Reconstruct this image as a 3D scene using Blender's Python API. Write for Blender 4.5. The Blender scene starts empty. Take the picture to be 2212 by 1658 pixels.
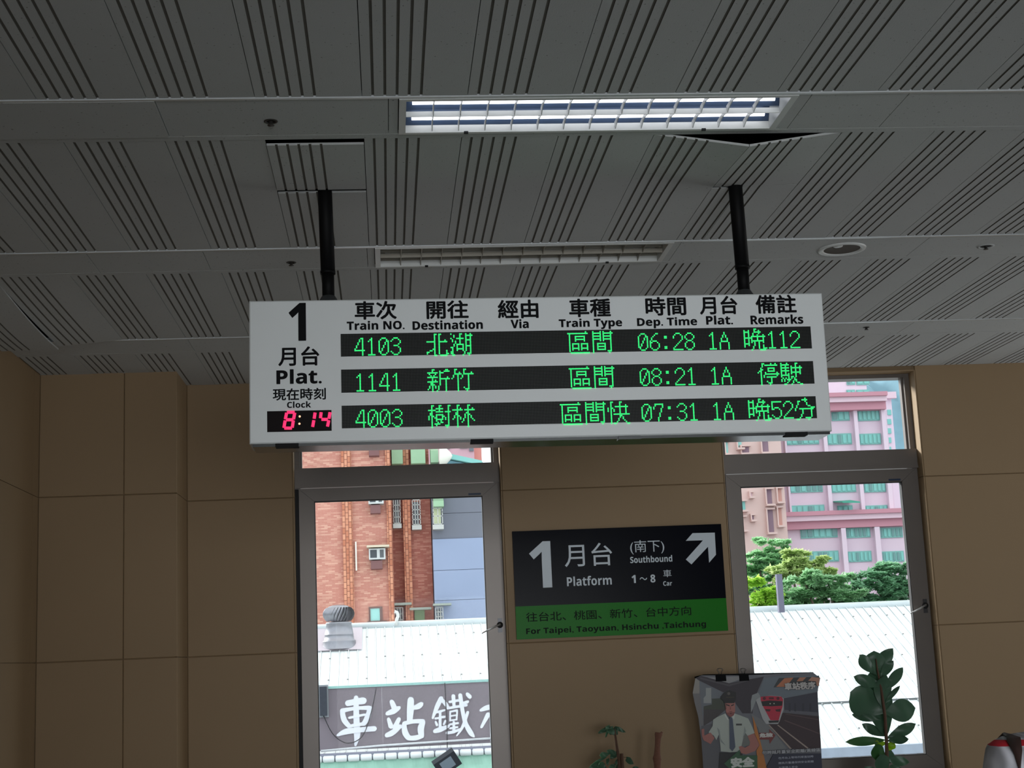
import bpy, math, random
from mathutils import Vector, Matrix
random.seed(7)
SC = bpy.context.scene
COL = SC.collection

# ---------------------------------------------------------------- camera (real pose, metres)
YAW, PITCH, ROLL, FPX = 0.0891936678, 0.181934602, -0.0437050667, 3204.14439
EYE = Vector((0, 0, 1.55))
_cy, _sy, _cp, _sp, _cr, _sr = math.cos(YAW), math.sin(YAW), math.cos(PITCH), math.sin(PITCH), math.cos(ROLL), math.sin(ROLL)
FW = Vector((_sy*_cp, _cy*_cp, _sp)); R0 = Vector((_cy, -_sy, 0)); U0 = R0.cross(FW)
RT = R0*_cr + U0*_sr; UP = R0*(-_sr) + U0*_cr
cam = bpy.data.cameras.new('camera'); cam.sensor_width = 36.0; cam.lens = 36.0*FPX/2212
cam.clip_start = 0.05; cam.clip_end = 1500
camo = bpy.data.objects.new('camera', cam); COL.objects.link(camo)
M = Matrix((RT, UP, -FW)).transposed().to_4x4(); M.translation = EYE
camo.matrix_world = M
SC.camera = camo

# ---------------------------------------------------------------- world, sun, daylight, rear fill, exposure
SC.view_settings.view_transform = 'Standard'
SC.view_settings.look = 'None'
SC.view_settings.gamma = 1
SC.view_settings.use_curve_mapping = False
SC.view_settings.exposure = 0.0
w = bpy.data.worlds.new('overcast_sky'); SC.world = w; w.use_nodes = True
nt = w.node_tree; nt.nodes.clear()
bg = nt.nodes.new('ShaderNodeBackground'); wo = nt.nodes.new('ShaderNodeOutputWorld')
tc = nt.nodes.new('ShaderNodeTexCoord'); sx = nt.nodes.new('ShaderNodeSeparateXYZ'); rp = nt.nodes.new('ShaderNodeValToRGB')
nt.links.new(tc.outputs['Generated'], sx.inputs[0]); nt.links.new(sx.outputs['Z'], rp.inputs[0])
rp.color_ramp.elements[0].position = 0.0; rp.color_ramp.elements[0].color = (0.86, 0.93, 1.0, 1)
rp.color_ramp.elements[1].position = 0.9; rp.color_ramp.elements[1].color = (1.0, 1.0, 1.0, 1)
nt.links.new(rp.outputs[0], bg.inputs[0]); bg.inputs[1].default_value = 1.8
nt.links.new(bg.outputs[0], wo.inputs[0])
sun = bpy.data.lights.new('sun', 'SUN'); sun.energy = 6.0; sun.angle = math.radians(8); sun.color = (1, .97, .93)
suno = bpy.data.objects.new('sun', sun); COL.objects.link(suno)
suno.rotation_euler = Vector((0.62, -0.5, -0.28)).to_track_quat('-Z', 'Y').to_euler()

def area(name, loc, direc, sx_, sy_, power, col=(1, 1, 1)):
    l = bpy.data.lights.new(name, 'AREA'); l.shape = 'RECTANGLE'; l.size = sx_; l.size_y = sy_; l.energy = power; l.color = col
    o = bpy.data.objects.new(name, l); COL.objects.link(o); o.location = loc
    o.rotation_euler = Vector(direc).to_track_quat('-Z', 'Y').to_euler()
    return o
area('hall_fill', (1.3, -4.9, 1.4), (0, 1, 0.05), 4.2, 2.2, 24, (.95, .98, 1.0)).data.spread = math.radians(45)  # added area lamp behind the camera, beam narrowed to brighten sign and wall
area('daylight_side', (6.9, 7.5, 1.5), (-1, -.5, 0.5), 2.0, 1.6, 22, (.95, .98, 1.0)).data.spread = math.radians(140)

# ---------------------------------------------------------------- unprojection of measured points on real planes
def ray(px, py): return FW + RT*((px-1106)/FPX) - UP*((py-829)/FPX)
def onY(px, py, Y): d = ray(px, py); return EYE + d*(Y/d.y)
def onZ(px, py, Z): d = ray(px, py); return EYE + d*((Z-EYE.z)/d.z)
def onP(px, py, p0, n): d = ray(px, py); return EYE + d*((p0-EYE).dot(n)/d.dot(n))

# ---------------------------------------------------------------- materials
def lin(c):
    return tuple(((v/255)/12.92 if v/255 <= .04045 else ((v/255+.055)/1.055)**2.4) for v in c)
MATS = {}
def mat(name, rgb, rough=.6, metal=0, var=0.0, scale=8, bump=0, bscale=60, spec=.5, emit=None, estr=1, stretch=None, srgb=True):
    if name in MATS: return MATS[name]
    m = bpy.data.materials.new(name); m.use_nodes = True
    n = m.node_tree; b = n.nodes['Principled BSDF']
    c = lin(rgb) if srgb else rgb
    b.inputs['Base Color'].default_value = (*c, 1); b.inputs['Roughness'].default_value = rough
    b.inputs['Metallic'].default_value = metal; b.inputs['Specular IOR Level'].default_value = spec
    if emit is not None:
        b.inputs['Emission Color'].default_value = (*emit, 1); b.inputs['Emission Strength'].default_value = estr
    if var or bump:
        t = n.nodes.new('ShaderNodeTexCoord'); mp = n.nodes.new('ShaderNodeMapping')
        n.links.new(t.outputs['Object'], mp.inputs[0])
        if stretch: mp.inputs['Scale'].default_value = stretch
    if var:
        no = n.nodes.new('ShaderNodeTexNoise'); no.inputs['Scale'].default_value = scale; no.inputs['Detail'].default_value = 5
        n.links.new(mp.outputs[0], no.inputs['Vector'])
        mx = n.nodes.new('ShaderNodeMix'); mx.data_type = 'RGBA'
        mx.inputs['A'].default_value = (*[v*(1-var) for v in c], 1); mx.inputs['B'].default_value = (*[min(1, v*(1+var)) for v in c], 1)
        n.links.new(no.outputs[0], mx.inputs['Factor']); n.links.new(mx.outputs['Result'], b.inputs['Base Color'])
    if bump:
        n2 = n.nodes.new('ShaderNodeTexNoise'); n2.inputs['Scale'].default_value = bscale; n2.inputs['Detail'].default_value = 3
        n.links.new(mp.outputs[0], n2.inputs['Vector'])
        bp = n.nodes.new('ShaderNodeBump'); bp.inputs['Strength'].default_value = bump; bp.inputs['Distance'].default_value = .002
        n.links.new(n2.outputs[0], bp.inputs['Height']); n.links.new(bp.outputs[0], b.inputs['Normal'])
    MATS[name] = m; return m

def glass_mat(name, tint, gloss=.06, rough=.0):
    m = bpy.data.materials.new(name); m.use_nodes = True; n = m.node_tree; n.nodes.clear()
    o = n.nodes.new('ShaderNodeOutputMaterial'); mix = n.nodes.new('ShaderNodeMixShader')
    t = n.nodes.new('ShaderNodeBsdfTransparent'); t.inputs[0].default_value = (*tint, 1)
    g = n.nodes.new('ShaderNodeBsdfGlossy'); g.inputs['Roughness'].default_value = rough; g.inputs['Color'].default_value = (1, 1, 1, 1)
    mix.inputs[0].default_value = gloss
    n.links.new(t.outputs[0], mix.inputs[1]); n.links.new(g.outputs[0], mix.inputs[2]); n.links.new(mix.outputs[0], o.inputs[0])
    return m

def speckle_mat():
    """painted mineral board with fine dark pin-holes"""
    m = mat('mineral_board', (190, 192, 191), rough=.9, var=.05, scale=3, bump=.35, bscale=240)
    n = m.node_tree; b = n.nodes['Principled BSDF']
    src = b.inputs['Base Color'].links[0].from_socket
    t = n.nodes.new('ShaderNodeTexCoord'); v = n.nodes.new('ShaderNodeTexNoise'); v.inputs['Scale'].default_value = 95; v.inputs['Detail'].default_value = 2
    n.links.new(t.outputs['Object'], v.inputs['Vector'])
    r = n.nodes.new('ShaderNodeValToRGB'); r.color_ramp.elements[0].position = .27; r.color_ramp.elements[0].color = (.45, .44, .42, 1)
    r.color_ramp.elements[1].position = .31; r.color_ramp.elements[1].color = (1, 1, 1, 1)
    n.links.new(v.outputs[0], r.inputs[0])
    mu = n.nodes.new('ShaderNodeMix'); mu.data_type = 'RGBA'; mu.blend_type = 'MULTIPLY'; mu.inputs['Factor'].default_value = 1
    n.links.new(src, mu.inputs['A']); n.links.new(r.outputs[0], mu.inputs['B']); n.links.new(mu.outputs['Result'], b.inputs['Base Color'])
    return m

def brick_mat(name, c1, c2, mortar, bw, rh, ms=.004, vertical=False, bias=-.2, off=.5):
    m = bpy.data.materials.new(name); m.use_nodes = True; n = m.node_tree; b = n.nodes['Principled BSDF']
    b.inputs['Roughness'].default_value = .7
    t = n.nodes.new('ShaderNodeTexCoord'); s = n.nodes.new('ShaderNodeSeparateXYZ'); c = n.nodes.new('ShaderNodeCombineXYZ')
    n.links.new(t.outputs['Object'], s.inputs[0])
    ad = n.nodes.new('ShaderNodeMath'); ad.operation = 'ADD'
    n.links.new(s.outputs['X'], ad.inputs[0]); n.links.new(s.outputs['Y'], ad.inputs[1])
    if vertical:
        n.links.new(s.outputs['Z'], c.inputs['X']); n.links.new(ad.outputs[0], c.inputs['Y'])
    else:
        n.links.new(ad.outputs[0], c.inputs['X']); n.links.new(s.outputs['Z'], c.inputs['Y'])
    br = n.nodes.new('ShaderNodeTexBrick'); br.inputs['Scale'].default_value = 1; br.inputs['Brick Width'].default_value = bw
    br.inputs['Row Height'].default_value = rh; br.inputs['Mortar Size'].default_value = ms; br.inputs['Bias'].default_value = bias
    br.inputs['Color1'].default_value = (*lin(c1), 1); br.inputs['Color2'].default_value = (*lin(c2), 1); br.inputs['Mortar'].default_value = (*lin(mortar), 1)
    br.offset = off
    n.links.new(c.outputs[0], br.inputs['Vector'])
    no = n.nodes.new('ShaderNodeTexNoise'); no.inputs['Scale'].default_value = .7; no.inputs['Detail'].default_value = 4
    n.links.new(t.outputs['Object'], no.inputs['Vector'])
    mx = n.nodes.new('ShaderNodeMix'); mx.data_type = 'RGBA'; mx.blend_type = 'MULTIPLY'; mx.inputs['Factor'].default_value = .3
    n.links.new(br.outputs['Color'], mx.inputs['A']); n.links.new(no.outputs[0], mx.inputs['B']); n.links.new(mx.outputs['Result'], b.inputs['Base Color'])
    return m

def stripe_mat(name, base, bands, axis='Z'):
    """bands: list of (start, end, rgb) in object units along an axis - woven stripes of a shirt"""
    m = bpy.data.materials.new(name); m.use_nodes = True; n = m.node_tree; b = n.nodes['Principled BSDF']; b.inputs['Roughness'].default_value = .9
    t = n.nodes.new('ShaderNodeTexCoord'); s = n.nodes.new('ShaderNodeSeparateXYZ'); n.links.new(t.outputs['Object'], s.inputs[0])
    cur = None
    wv = n.nodes.new('ShaderNodeTexWave'); wv.bands_direction = 'X'; wv.inputs['Scale'].default_value = 14; wv.inputs['Distortion'].default_value = 3
    n.links.new(t.outputs['Object'], wv.inputs['Vector'])
    mx0 = n.nodes.new('ShaderNodeMix'); mx0.data_type = 'RGBA'; mx0.inputs['A'].default_value = (*lin(base), 1); mx0.inputs['B'].default_value = (*[v*.55 for v in lin(base)], 1)
    n.links.new(wv.outputs['Color'], mx0.inputs['Factor']); cur = mx0.outputs['Result']
    for a, z, c in bands:
        g = n.nodes.new('ShaderNodeMath'); g.operation = 'GREATER_THAN'; g.inputs[1].default_value = a; n.links.new(s.outputs[axis], g.inputs[0])
        l = n.nodes.new('ShaderNodeMath'); l.operation = 'LESS_THAN'; l.inputs[1].default_value = z; n.links.new(s.outputs[axis], l.inputs[0])
        mu = n.nodes.new('ShaderNodeMath'); mu.operation = 'MULTIPLY'; n.links.new(g.outputs[0], mu.inputs[0]); n.links.new(l.outputs[0], mu.inputs[1])
        mx = n.nodes.new('ShaderNodeMix'); mx.data_type = 'RGBA'; n.links.new(mu.outputs[0], mx.inputs['Factor']); n.links.new(cur, mx.inputs['A'])
        mx.inputs['B'].default_value = (*lin(c), 1); cur = mx.outputs['Result']
    n.links.new(cur, b.inputs['Base Color'])
    return m

def leafmat(name, rgb, tr=.3):
    m = bpy.data.materials.new(name); m.use_nodes = True; n = m.node_tree; b = n.nodes['Principled BSDF']
    b.inputs['Base Color'].default_value = (*lin(rgb), 1); b.inputs['Roughness'].default_value = .38
    tl = n.nodes.new('ShaderNodeBsdfTranslucent'); tl.inputs[0].default_value = (*[min(1, v*1.5) for v in lin(rgb)], 1)
    mx = n.nodes.new('ShaderNodeMixShader'); mx.inputs[0].default_value = tr; o = n.nodes['Material Output']
    n.links.new(b.outputs[0], mx.inputs[1]); n.links.new(tl.outputs[0], mx.inputs[2]); n.links.new(mx.outputs[0], o.inputs[0]); return m

# ---------------------------------------------------------------- mesh helpers
class MB:
    def __init__(s): s.v = []; s.f = []; s.m = []; s.sm = []
    def add(s, vs, fs, mi=0, smooth=False):
        o = len(s.v); s.v += [tuple(v) for v in vs]
        s.f += [tuple(i+o for i in f) for f in fs]; s.m += [mi]*len(fs); s.sm += [smooth]*len(fs)
    def box(s, x0, x1, y0, y1, z0, z1, mi=0):
        s.add([(x0,y0,z0),(x1,y0,z0),(x1,y1,z0),(x0,y1,z0),(x0,y0,z1),(x1,y0,z1),(x1,y1,z1),(x0,y1,z1)],
              [(0,3,2,1),(4,5,6,7),(0,1,5,4),(1,2,6,5),(2,3,7,6),(3,0,4,7)], mi)
    def prism(s, pts, d, mi=0):
        """closed 3-D polygon pts extruded by vector d"""
        n = len(pts); d = Vector(d)
        a = [Vector(p) for p in pts]; b = [p+d for p in a]
        s.add(a+b, [tuple(range(n)), tuple(range(2*n-1, n-1, -1))]+[(i, i+n, (i+1) % n+n, (i+1) % n) for i in range(n)], mi)
    def tube(s, pts, rad, n=10, mi=0, cap=True, smooth=True):
        P = [Vector(p) for p in pts]
        if not hasattr(rad, '__len__'): rad = [rad]*len(P)
        vs = []; prev = None
        for i, p in enumerate(P):
            t = (P[min(i+1, len(P)-1)]-P[max(i-1, 0)]).normalized()
            if prev is None:
                prev = t.orthogonal().normalized()
            u = (prev - t*prev.dot(t)).normalized(); prev = u; v = t.cross(u)
            for k in range(n):
                a = 2*math.pi*k/n; vs.append(p+(u*math.cos(a)+v*math.sin(a))*rad[i])
        fs = [(i*n+k, i*n+(k+1) % n, (i+1)*n+(k+1) % n, (i+1)*n+k) for i in range(len(P)-1) for k in range(n)]
        o = len(s.v); s.add(vs, fs, mi, smooth)
        if cap:
            s.f += [tuple(o+k for k in range(n-1, -1, -1)), tuple(o+(len(P)-1)*n+k for k in range(n))]; s.m += [mi]*2; s.sm += [False]*2
    def lathe(s, c, prof, n=24, mi=0, axis=(0, 0, 1)):
        c = Vector(c); q = Vector(axis).to_track_quat('Z', 'Y')
        vs = []
        for r, h in prof:
            for k in range(n):
                a = 2*math.pi*k/n; vs.append(c+q @ Vector((r*math.cos(a), r*math.sin(a), h)))
        fs = [(i*n+k, i*n+(k+1) % n, (i+1)*n+(k+1) % n, (i+1)*n+k) for i in range(len(prof)-1) for k in range(n)]
        s.add(vs, fs, mi, True)
    def build(s, name, mats, parent=None, kind=None, label=None, org=None):
        me = bpy.data.meshes.new(name)
        O = Vector(org) if org is not None else (world_org(parent) if parent else Vector((0, 0, 0)))
        me.from_pydata([tuple(Vector(v)-O) for v in s.v], [], s.f)
        if not isinstance(mats, (list, tuple)): mats = [mats]
        for m in mats: me.materials.append(m)
        me.polygons.foreach_set('material_index', s.m); me.polygons.foreach_set('use_smooth', s.sm)
        me.update()
        return link(name, me, parent, kind, label, O)

ORG = {}
def world_org(p): return ORG[p.name]
def link(name, data, parent=None, kind=None, label=None, O=Vector((0, 0, 0))):
    o = bpy.data.objects.new(name, data); COL.objects.link(o)
    if parent: o.parent = parent; o.location = Vector(O)-world_org(parent)
    else: o.location = O
    ORG[o.name] = Vector(O)
    if kind: o['kind'] = kind
    if label: o['label'] = label
    return o
def tag(o, label=None, cat=None, group=None, kind=None):
    if label: o['label'] = label
    if cat: o['category'] = cat
    if group: o['group'] = group
    if kind: o['kind'] = kind
    return o
def thing(name, loc, label=None, cat=None, group=None, kind=None):
    return tag(link(name, None, O=Vector(loc)), label, cat, group, kind)
def box(name, m, parent, x0, x1, y0, y1, z0, z1, **k):
    b = MB(); b.box(x0, x1, y0, y1, z0, z1); return b.build(name, m, parent, **k)
def dup(o, loc, label=None, group=None):
    r = o.copy(); COL.objects.link(r); r.location = loc; ORG[r.name] = Vector(loc)
    if label: r['label'] = label
    if group: r['group'] = group
    for ch in list(o.children):
        c = ch.copy(); COL.objects.link(c); c.parent = r
        for g in ch.children:
            d = g.copy(); COL.objects.link(d); d.parent = c
    return r

def text_mesh(body, bold=0.0):
    c = bpy.data.curves.new('t', 'FONT'); c.body = body; c.size = 1; c.offset = bold; c.resolution_u = 3; c.fill_mode = 'FRONT'
    o = bpy.data.objects.new('t', c); COL.objects.link(o); bpy.context.view_layer.update()
    dg = bpy.context.evaluated_depsgraph_get(); me = bpy.data.meshes.new_from_object(o.evaluated_get(dg))
    bpy.data.objects.remove(o); return me
def sans_bold(t):
    o = ''
    for c in t:
        if 'A' <= c <= 'Z': c = chr(0x1D5D4+ord(c)-65)
        elif 'a' <= c <= 'z': c = chr(0x1D5EE+ord(c)-97)
        elif '0' <= c <= '9': c = chr(0x1D7EC+ord(c)-48)
        o += c
    return o
def fit_text(name, body, m, parent, x0, x1, z0, z1, y, bold=0.0, spacing=None, thick=.0006):
    """flat lettering in the local XZ plane, facing -Y, stretched to its measured box; strokes thickened by overlaid outlines"""
    me = text_mesh(sans_bold(body))
    if not any(ord(c) > 9999 for c in body): bold *= .55
    if bold:
        bv = [v.co.copy() for v in me.vertices]; bf = [tuple(p.vertices) for p in me.polygons]; vs = []; fs = []
        for k in range(9):
            a = k*math.pi/4; d = bold if k < 8 else 0; o = len(vs)
            vs += [(v.x+d*math.cos(a), v.y+d*math.sin(a), k*5e-5) for v in bv]; fs += [tuple(i+o for i in f) for f in bf]
        me = bpy.data.meshes.new('t'); me.from_pydata(vs, [], fs)
    xs = [v.co.x for v in me.vertices]; ys = [v.co.y for v in me.vertices]
    a, b_, c, d = min(xs), max(xs), min(ys), max(ys)
    for v in me.vertices:
        x, yy, dz = v.co.x, v.co.y, v.co.z
        v.co = (x0+(x-a)/(b_-a)*(x1-x0), y-dz, z0+(yy-c)/(d-c)*(z1-z0))
    me.materials.clear(); me.materials.append(m)
    o = bpy.data.objects.new(name, me); COL.objects.link(o); o.parent = parent
    ORG[o.name] = world_org(parent)
    return o

# ================================================================ ROOM SHELL
CZ = 3.25
XL, XR, YB, YW, YC = -1.955, 7.0, -5.0, 8.955, 8.52      # left wall, right wall, back of hall, window wall, column face
m_board = speckle_mat()
m_groove = mat('raw_fibre_groove', (114, 110, 102), rough=.95, var=.15, scale=40)
m_dark = mat('dark_void', (24, 24, 25), rough=.95)
m_bar = mat('galvanised_bar', (222, 226, 228), rough=.3, metal=.3, var=.1, scale=15)
m_wall = mat('beige_wall_panel', (149, 124, 92), rough=.62, var=.045, scale=2.2, bump=.12, bscale=90)
m_wallback = mat('wall_joint', (134, 112, 84), rough=.8)
m_floor = mat('terrazzo_floor', (158, 162, 164), rough=.35, var=.12, scale=30)
m_frame = mat('anodised_frame', (110, 103, 98), rough=.38, metal=.35, var=.05, scale=5)
m_seal = mat('rubber_seal', (30, 30, 32), rough=.7)
m_pane = glass_mat('window_glass', (.95, .97, .97), .0015)

fl = box('floor', m_floor, None, XL-.3, XR+.3, YB-.3, YW+.3, -.3, 0, kind='structure')
for k in range(-3, 12):
    pass
# ceiling: dark deck above, boards and panels hung under it as parts
cb = MB(); cb.box(XL-.3, XR+.3, YB-.3, YW+.3, CZ+.16, CZ+.4)
ceiling = cb.build('ceiling', m_dark, None, kind='structure')
BP, BX0 = .3228, -.0355                # board pitch and the phase of its joints
GR = [.033+.0368*i for i in range(5)]
def board_mesh(w, L, grooves=True, clip0=0.0, sag=None, th=.008):
    """one grooved mineral board: x 0..w, y 0..L, face at z=0"""
    gap = .0012; prof = [(gap+clip0, 0, 0)]
    for g in GR:
        if not grooves or g-.0045 < clip0 or g+.0045 > w-gap: continue
        prof += [(g-.0042, 0, 1), (g-.0045, .004, 1), (g+.0045, .004, 1), (g+.0042, 0, 0)]
    prof.append((w-gap, 0, 0))
    b = MB(); nseg = 10 if sag else 1
    vs = []
    for j in range(nseg+1):
        y = L*j/nseg
        for x, z, _ in prof: vs.append((x, y, z+(sag(x, y) if sag else 0)))
        vs.append((w-gap, y, th+(sag(w-gap, y) if sag else 0))); vs.append((gap+clip0, y, th+(sag(gap+clip0, y) if sag else 0)))
    n = len(prof)+2
    for j in range(nseg):
        for i in range(n):
            k = (i+1) % n; f = (j*n+i, (j+1)*n+i, (j+1)*n+k, j*n+k)
            b.f.append(f); b.m.append(1 if i < len(prof)-1 and prof[i][2] == 1 else 0); b.sm.append(False)
    b.v = vs
    for base, rev in ((0, 0), (nseg*n, 1)):
        f = [base+i for i in range(n)]; b.f.append(tuple(f[::-1] if rev else f)); b.m.append(0); b.sm.append(False)
    me = bpy.data.meshes.new('board'); me.from_pydata(b.v, [], b.f); me.materials.append(m_board); me.materials.append(m_groove)
    me.polygons.foreach_set('material_index', b.m); me.update(); return me
STR = [4.31+1.665*k for k in range(-6, 3)]         # near edges of the flat strips
SW, TR = .325, .042                                 # strip width, flat trim behind it
SHARED = {}
def put_board(x, y, L, w=BP, **k):
    key = (round(L, 3), round(w, 3)) if not k else None
    me = SHARED.get(key) if key else None
    if me is None:
        me = board_mesh(w, L, **k)
        if key: SHARED[key] = me
    o = bpy.data.objects.new('board', me); COL.objects.link(o); o.parent = ceiling
    o.location = (x, y, CZ+random.uniform(-.0006, .0006)); ORG[o.name] = Vector(o.location); return o
bays = [(STR[i]+SW+TR, (STR[i+1] if i+1 < len(STR) else YW)) for i in range(len(STR))]
for (y0, y1) in bays:
    if y1 < 2.0:      # behind the camera: one joined surface
        k0 = math.ceil((XL-BX0)/BP); vs = []; fs = []; mi = []
        for k in range(k0-1, int((XR-BX0)/BP)+1):
            me = SHARED.setdefault(('far', round(y1-y0-.004, 3)), None) or board_mesh(BP, y1-y0-.004); SHARED[('far', round(y1-y0-.004, 3))] = me
            o = len(vs); vs += [(v.co.x+BX0+k*BP, v.co.y+y0, v.co.z+CZ) for v in me.vertices]
            for p in me.polygons: fs.append(tuple(i+o for i in p.vertices)); mi.append(p.material_index)
        me = bpy.data.meshes.new('board_field'); me.from_pydata(vs, [], fs); me.materials.append(m_board); me.materials.append(m_groove)
        me.polygons.foreach_set('material_index', mi); me.update()
        o = link('board_field', me, ceiling); o['kind'] = 'stuff'
        continue
    k0 = math.floor((XL-BX0)/BP)
    for k in range(k0, int((XR-BX0)/BP)+1):
        x = BX0+k*BP; L = y1-y0-.004
        in1 = abs(y0-(STR[6]+SW+TR)) < .01 and STR[6] > 4
        bay1 = abs(y0-(4.31+SW+TR)) < .01; bay2 = abs(y0-(5.975+SW+TR)) < .01
        if bay1 and k == -1:      # cut-out hatch piece hanging a little low, then the rest of the board
            o = put_board(x, y0+.050, .476, sag=lambda X, Y: -.003); put_board(x, 5.248, y1-5.248-.004)
        elif bay1 and k in (3, 4):  # two boards sagging where they meet
            f = (lambda X, Y, k=k: -.046*max(0, 1-Y/.62)*(X/BP if k == 3 else 1-X/BP))
            if k == 3: put_board(x, y0+.004, L, sag=f)
            else:
                put_board(x, y0+.004, 5.232-y0, sag=f)
                put_board(x, 5.270, y1-5.27-.004, w=.115)
                put_board(x, 5.240, y1-5.240-.004, clip0=.115)
        elif bay2 and k in (k0, k0+1):    # corner boards pulled down next to the left wall
            f = (lambda X, Y, k=k, L=L: -(.05 if k == k0 else .03*(1-X/BP))*math.sin(min(1, Y/L)*math.pi*.62))
            put_board(x, y0, L, sag=f)
        else: put_board(x, y0, L)
# flat strips: panels, metal bars, trims
strip_joints = {6: [-2.25, -.66, .045, 1.375, 1.69, 2.95, 4.2, 5.5, 7.3], 7: [-2.25, -1.19, -.72, -.045, 1.285, 2.37, 3.6, 4.8, 6.0, 7.3],
                8: [-2.25, -1.0, .3, 1.5, 2.9, 4.2, 5.5, 7.3], 5: [-2.25, -.6, 1.2, 2.4, 3.6, 4.8, 6, 7.3]}
FIX = {6: (.075, 1.335), 7: (-.015, 1.255)}
for i, y in enumerate(STR):
    js = strip_joints.get(i, [-2.25, 1, 4, 7.3])
    for a, b_ in zip(js[:-1], js[1:]):
        if i in FIX and a < .6 < b_:
            fa, fb = FIX[i]
            if a < fa-.002: box('panel', m_board, ceiling, a+.001, fa, y+.012, y+SW, CZ-.001, CZ+.012)
            if fb < b_-.002: box('panel', m_board, ceiling, fb, b_-.001, y+.012, y+SW, CZ-.001, CZ+.012)
            continue
        dz = -.004 if (i == 6 and a < -2) else 0
        box('panel', m_board, ceiling, a+.0012, b_-.0012, y+.012, y+SW, CZ-.001+dz, CZ+.012+dz)
    box('ceiling_bar', m_bar, ceiling, XL, XR, y-.002, y+.011, CZ-.004, CZ+.02)
    box('ceiling_trim', m_board, ceiling, XL, XR, y+SW+.0015, y+SW+TR-.001, CZ-.0015, CZ+.012)
box('panel', m_board, ceiling, XL-.05, -1.175, YC+.001, YC+.02, CZ, CZ+.012)

# walls -----------------------------------------------------------
W1 = (-.548, .712); W2 = (2.085, 3.355); WT = 3.225
GZ = [0, .716, 1.632, 2.548, 3.262]
def wall(name): return link(name, None, kind='structure')
# window wall mass (behind the panels)
YM = YW+.012
wb = MB()
for a, b_ in ((XL-.3, W1[0]), (W1[1], W2[0]), (W2[1], XR+.3)): wb.box(a, b_, YM, YW+.26, 0, CZ+.16)
wb.box(W1[0], W1[1], YM, YW+.26, WT, CZ+.16); wb.box(W2[0], W2[1], YM, YW+.26, WT, CZ+.16)
wb.box(W1[0], W1[1], YM, YW+.26, 0, .72); wb.box(W2[0], W2[1], YM, YW+.26, 0, .72)
wall_back = wb.build('wall_back', m_wallback, None, kind='structure')
def panel_box(par, x0, x1, y0, y1, z0, z1, g=.0016, c=.003):
    """panel facing -Y with chamfered edges"""
    a, b_, c0, d = x0+g, x1-g, z0+g, z1-g; m = MB()
    m.add([(a,y0+c,c0),(b_,y0+c,c0),(b_,y0+c,d),(a,y0+c,d),(a+c,y0,c0+c),(b_-c,y0,c0+c),(b_-c,y0,d-c),(a+c,y0,d-c),(a,y1,c0),(b_,y1,c0),(b_,y1,d),(a,y1,d)],
          [(4,5,6,7),(0,1,5,4),(1,2,6,5),(2,3,7,6),(3,0,4,7),(1,0,8,9),(2,1,9,10),(3,2,10,11),(0,3,11,8)])
    return m.build('panel', m_wall, par)
for (a, b_) in ((-1.175, W1[0]-.0), (W1[1], W2[0]), (W2[1], 4.7), (4.7, 5.9), (5.9, XR)):
    for z0, z1 in zip(GZ[:-1], GZ[1:]): panel_box(wall_back, a, b_, YW, YM+.002, z0, z1)
# panels wrapping into the window reveals
for (a, s) in ((W1[0], 1), (W1[1], -1), (W2[0], 1), (W2[1], -1)):
    for z0, z1 in zip(GZ[:-1], GZ[1:]):
        box('panel', m_wall, wall_back, min(a, a+s*.006), max(a, a+s*.006), YW+.0005, YW+.13, z0+.0016, min(z1, WT)-.0016)
for W in (W1, W2):
    box('panel', m_wall, wall_back, W[0]+.007, W[1]-.007, YW+.001, YW+.13, WT-.006, WT)
    box('window_sill', m_wall, wall_back, W[0]+.007, W[1]-.007, YW-.02, YW+.13, .72, .75)
# column at the left
cm = MB(); cm.box(XL-.3, -1.187, YC+.012, YW+.011, 0, CZ+.16)
wall_column = cm.build('wall_column', m_wallback, None, kind='structure')
for a, b_ in ((XL+.012, -1.47), (-1.47, -1.175)):
    for z0, z1 in zip(GZ[:-1], GZ[1:]): panel_box(wall_column, a, b_+(.003 if b_ == -1.175 else 0), YC, YC+.014, z0, z1)
for z0, z1 in zip(GZ[:-1], GZ[1:]):
    box('panel', m_wall, wall_column, -1.187, -1.175, YC+.008, YW+.003, z0+.0016, z1-.0016)
# left wall: real panels along Y
lm = MB(); lm.box(XL-.3, XL, YB, YC+.02, 0, CZ+.16)
wall_left = lm.build('wall_left', m_wallback, None, kind='structure')
for a, b_ in ((-5, -3), (-3, -1), (-1, 1), (1, 3), (3, 4.9), (4.9, 6.72), (6.72, 8.38), (8.38, YC)):
    for z0, z1 in zip(GZ[:-1], GZ[1:]): box('panel', m_wall, wall_left, XL, XL+.012, a+.0016, b_-.0016, z0+.0016, z1-.0016)
# right wall far outside the frame, with a wide glazed opening; rear of the hall open
rm = MB(); rm.box(XR, XR+.3, YB, 6.6, 0, CZ+.16); rm.box(XR, XR+.3, 8.75, YW+.26, 0, CZ+.16); rm.box(XR, XR+.3, 6.6, 8.75, 2.6, CZ+.16); rm.box(XR, XR+.3, 6.6, 8.75, 0, .5)
rm.build('wall_right', m_wall, None, kind='structure')
rm = MB(); rm.box(XL-.3, .0, YB-.3, YB, 0, CZ+.16); rm.box(4.4, XR+.3, YB-.3, YB, 0, CZ+.16); rm.box(.0, 4.4, YB-.3, YB, 2.6, CZ+.16)
rm.build('wall_rear', m_wall, None, kind='structure')

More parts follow.
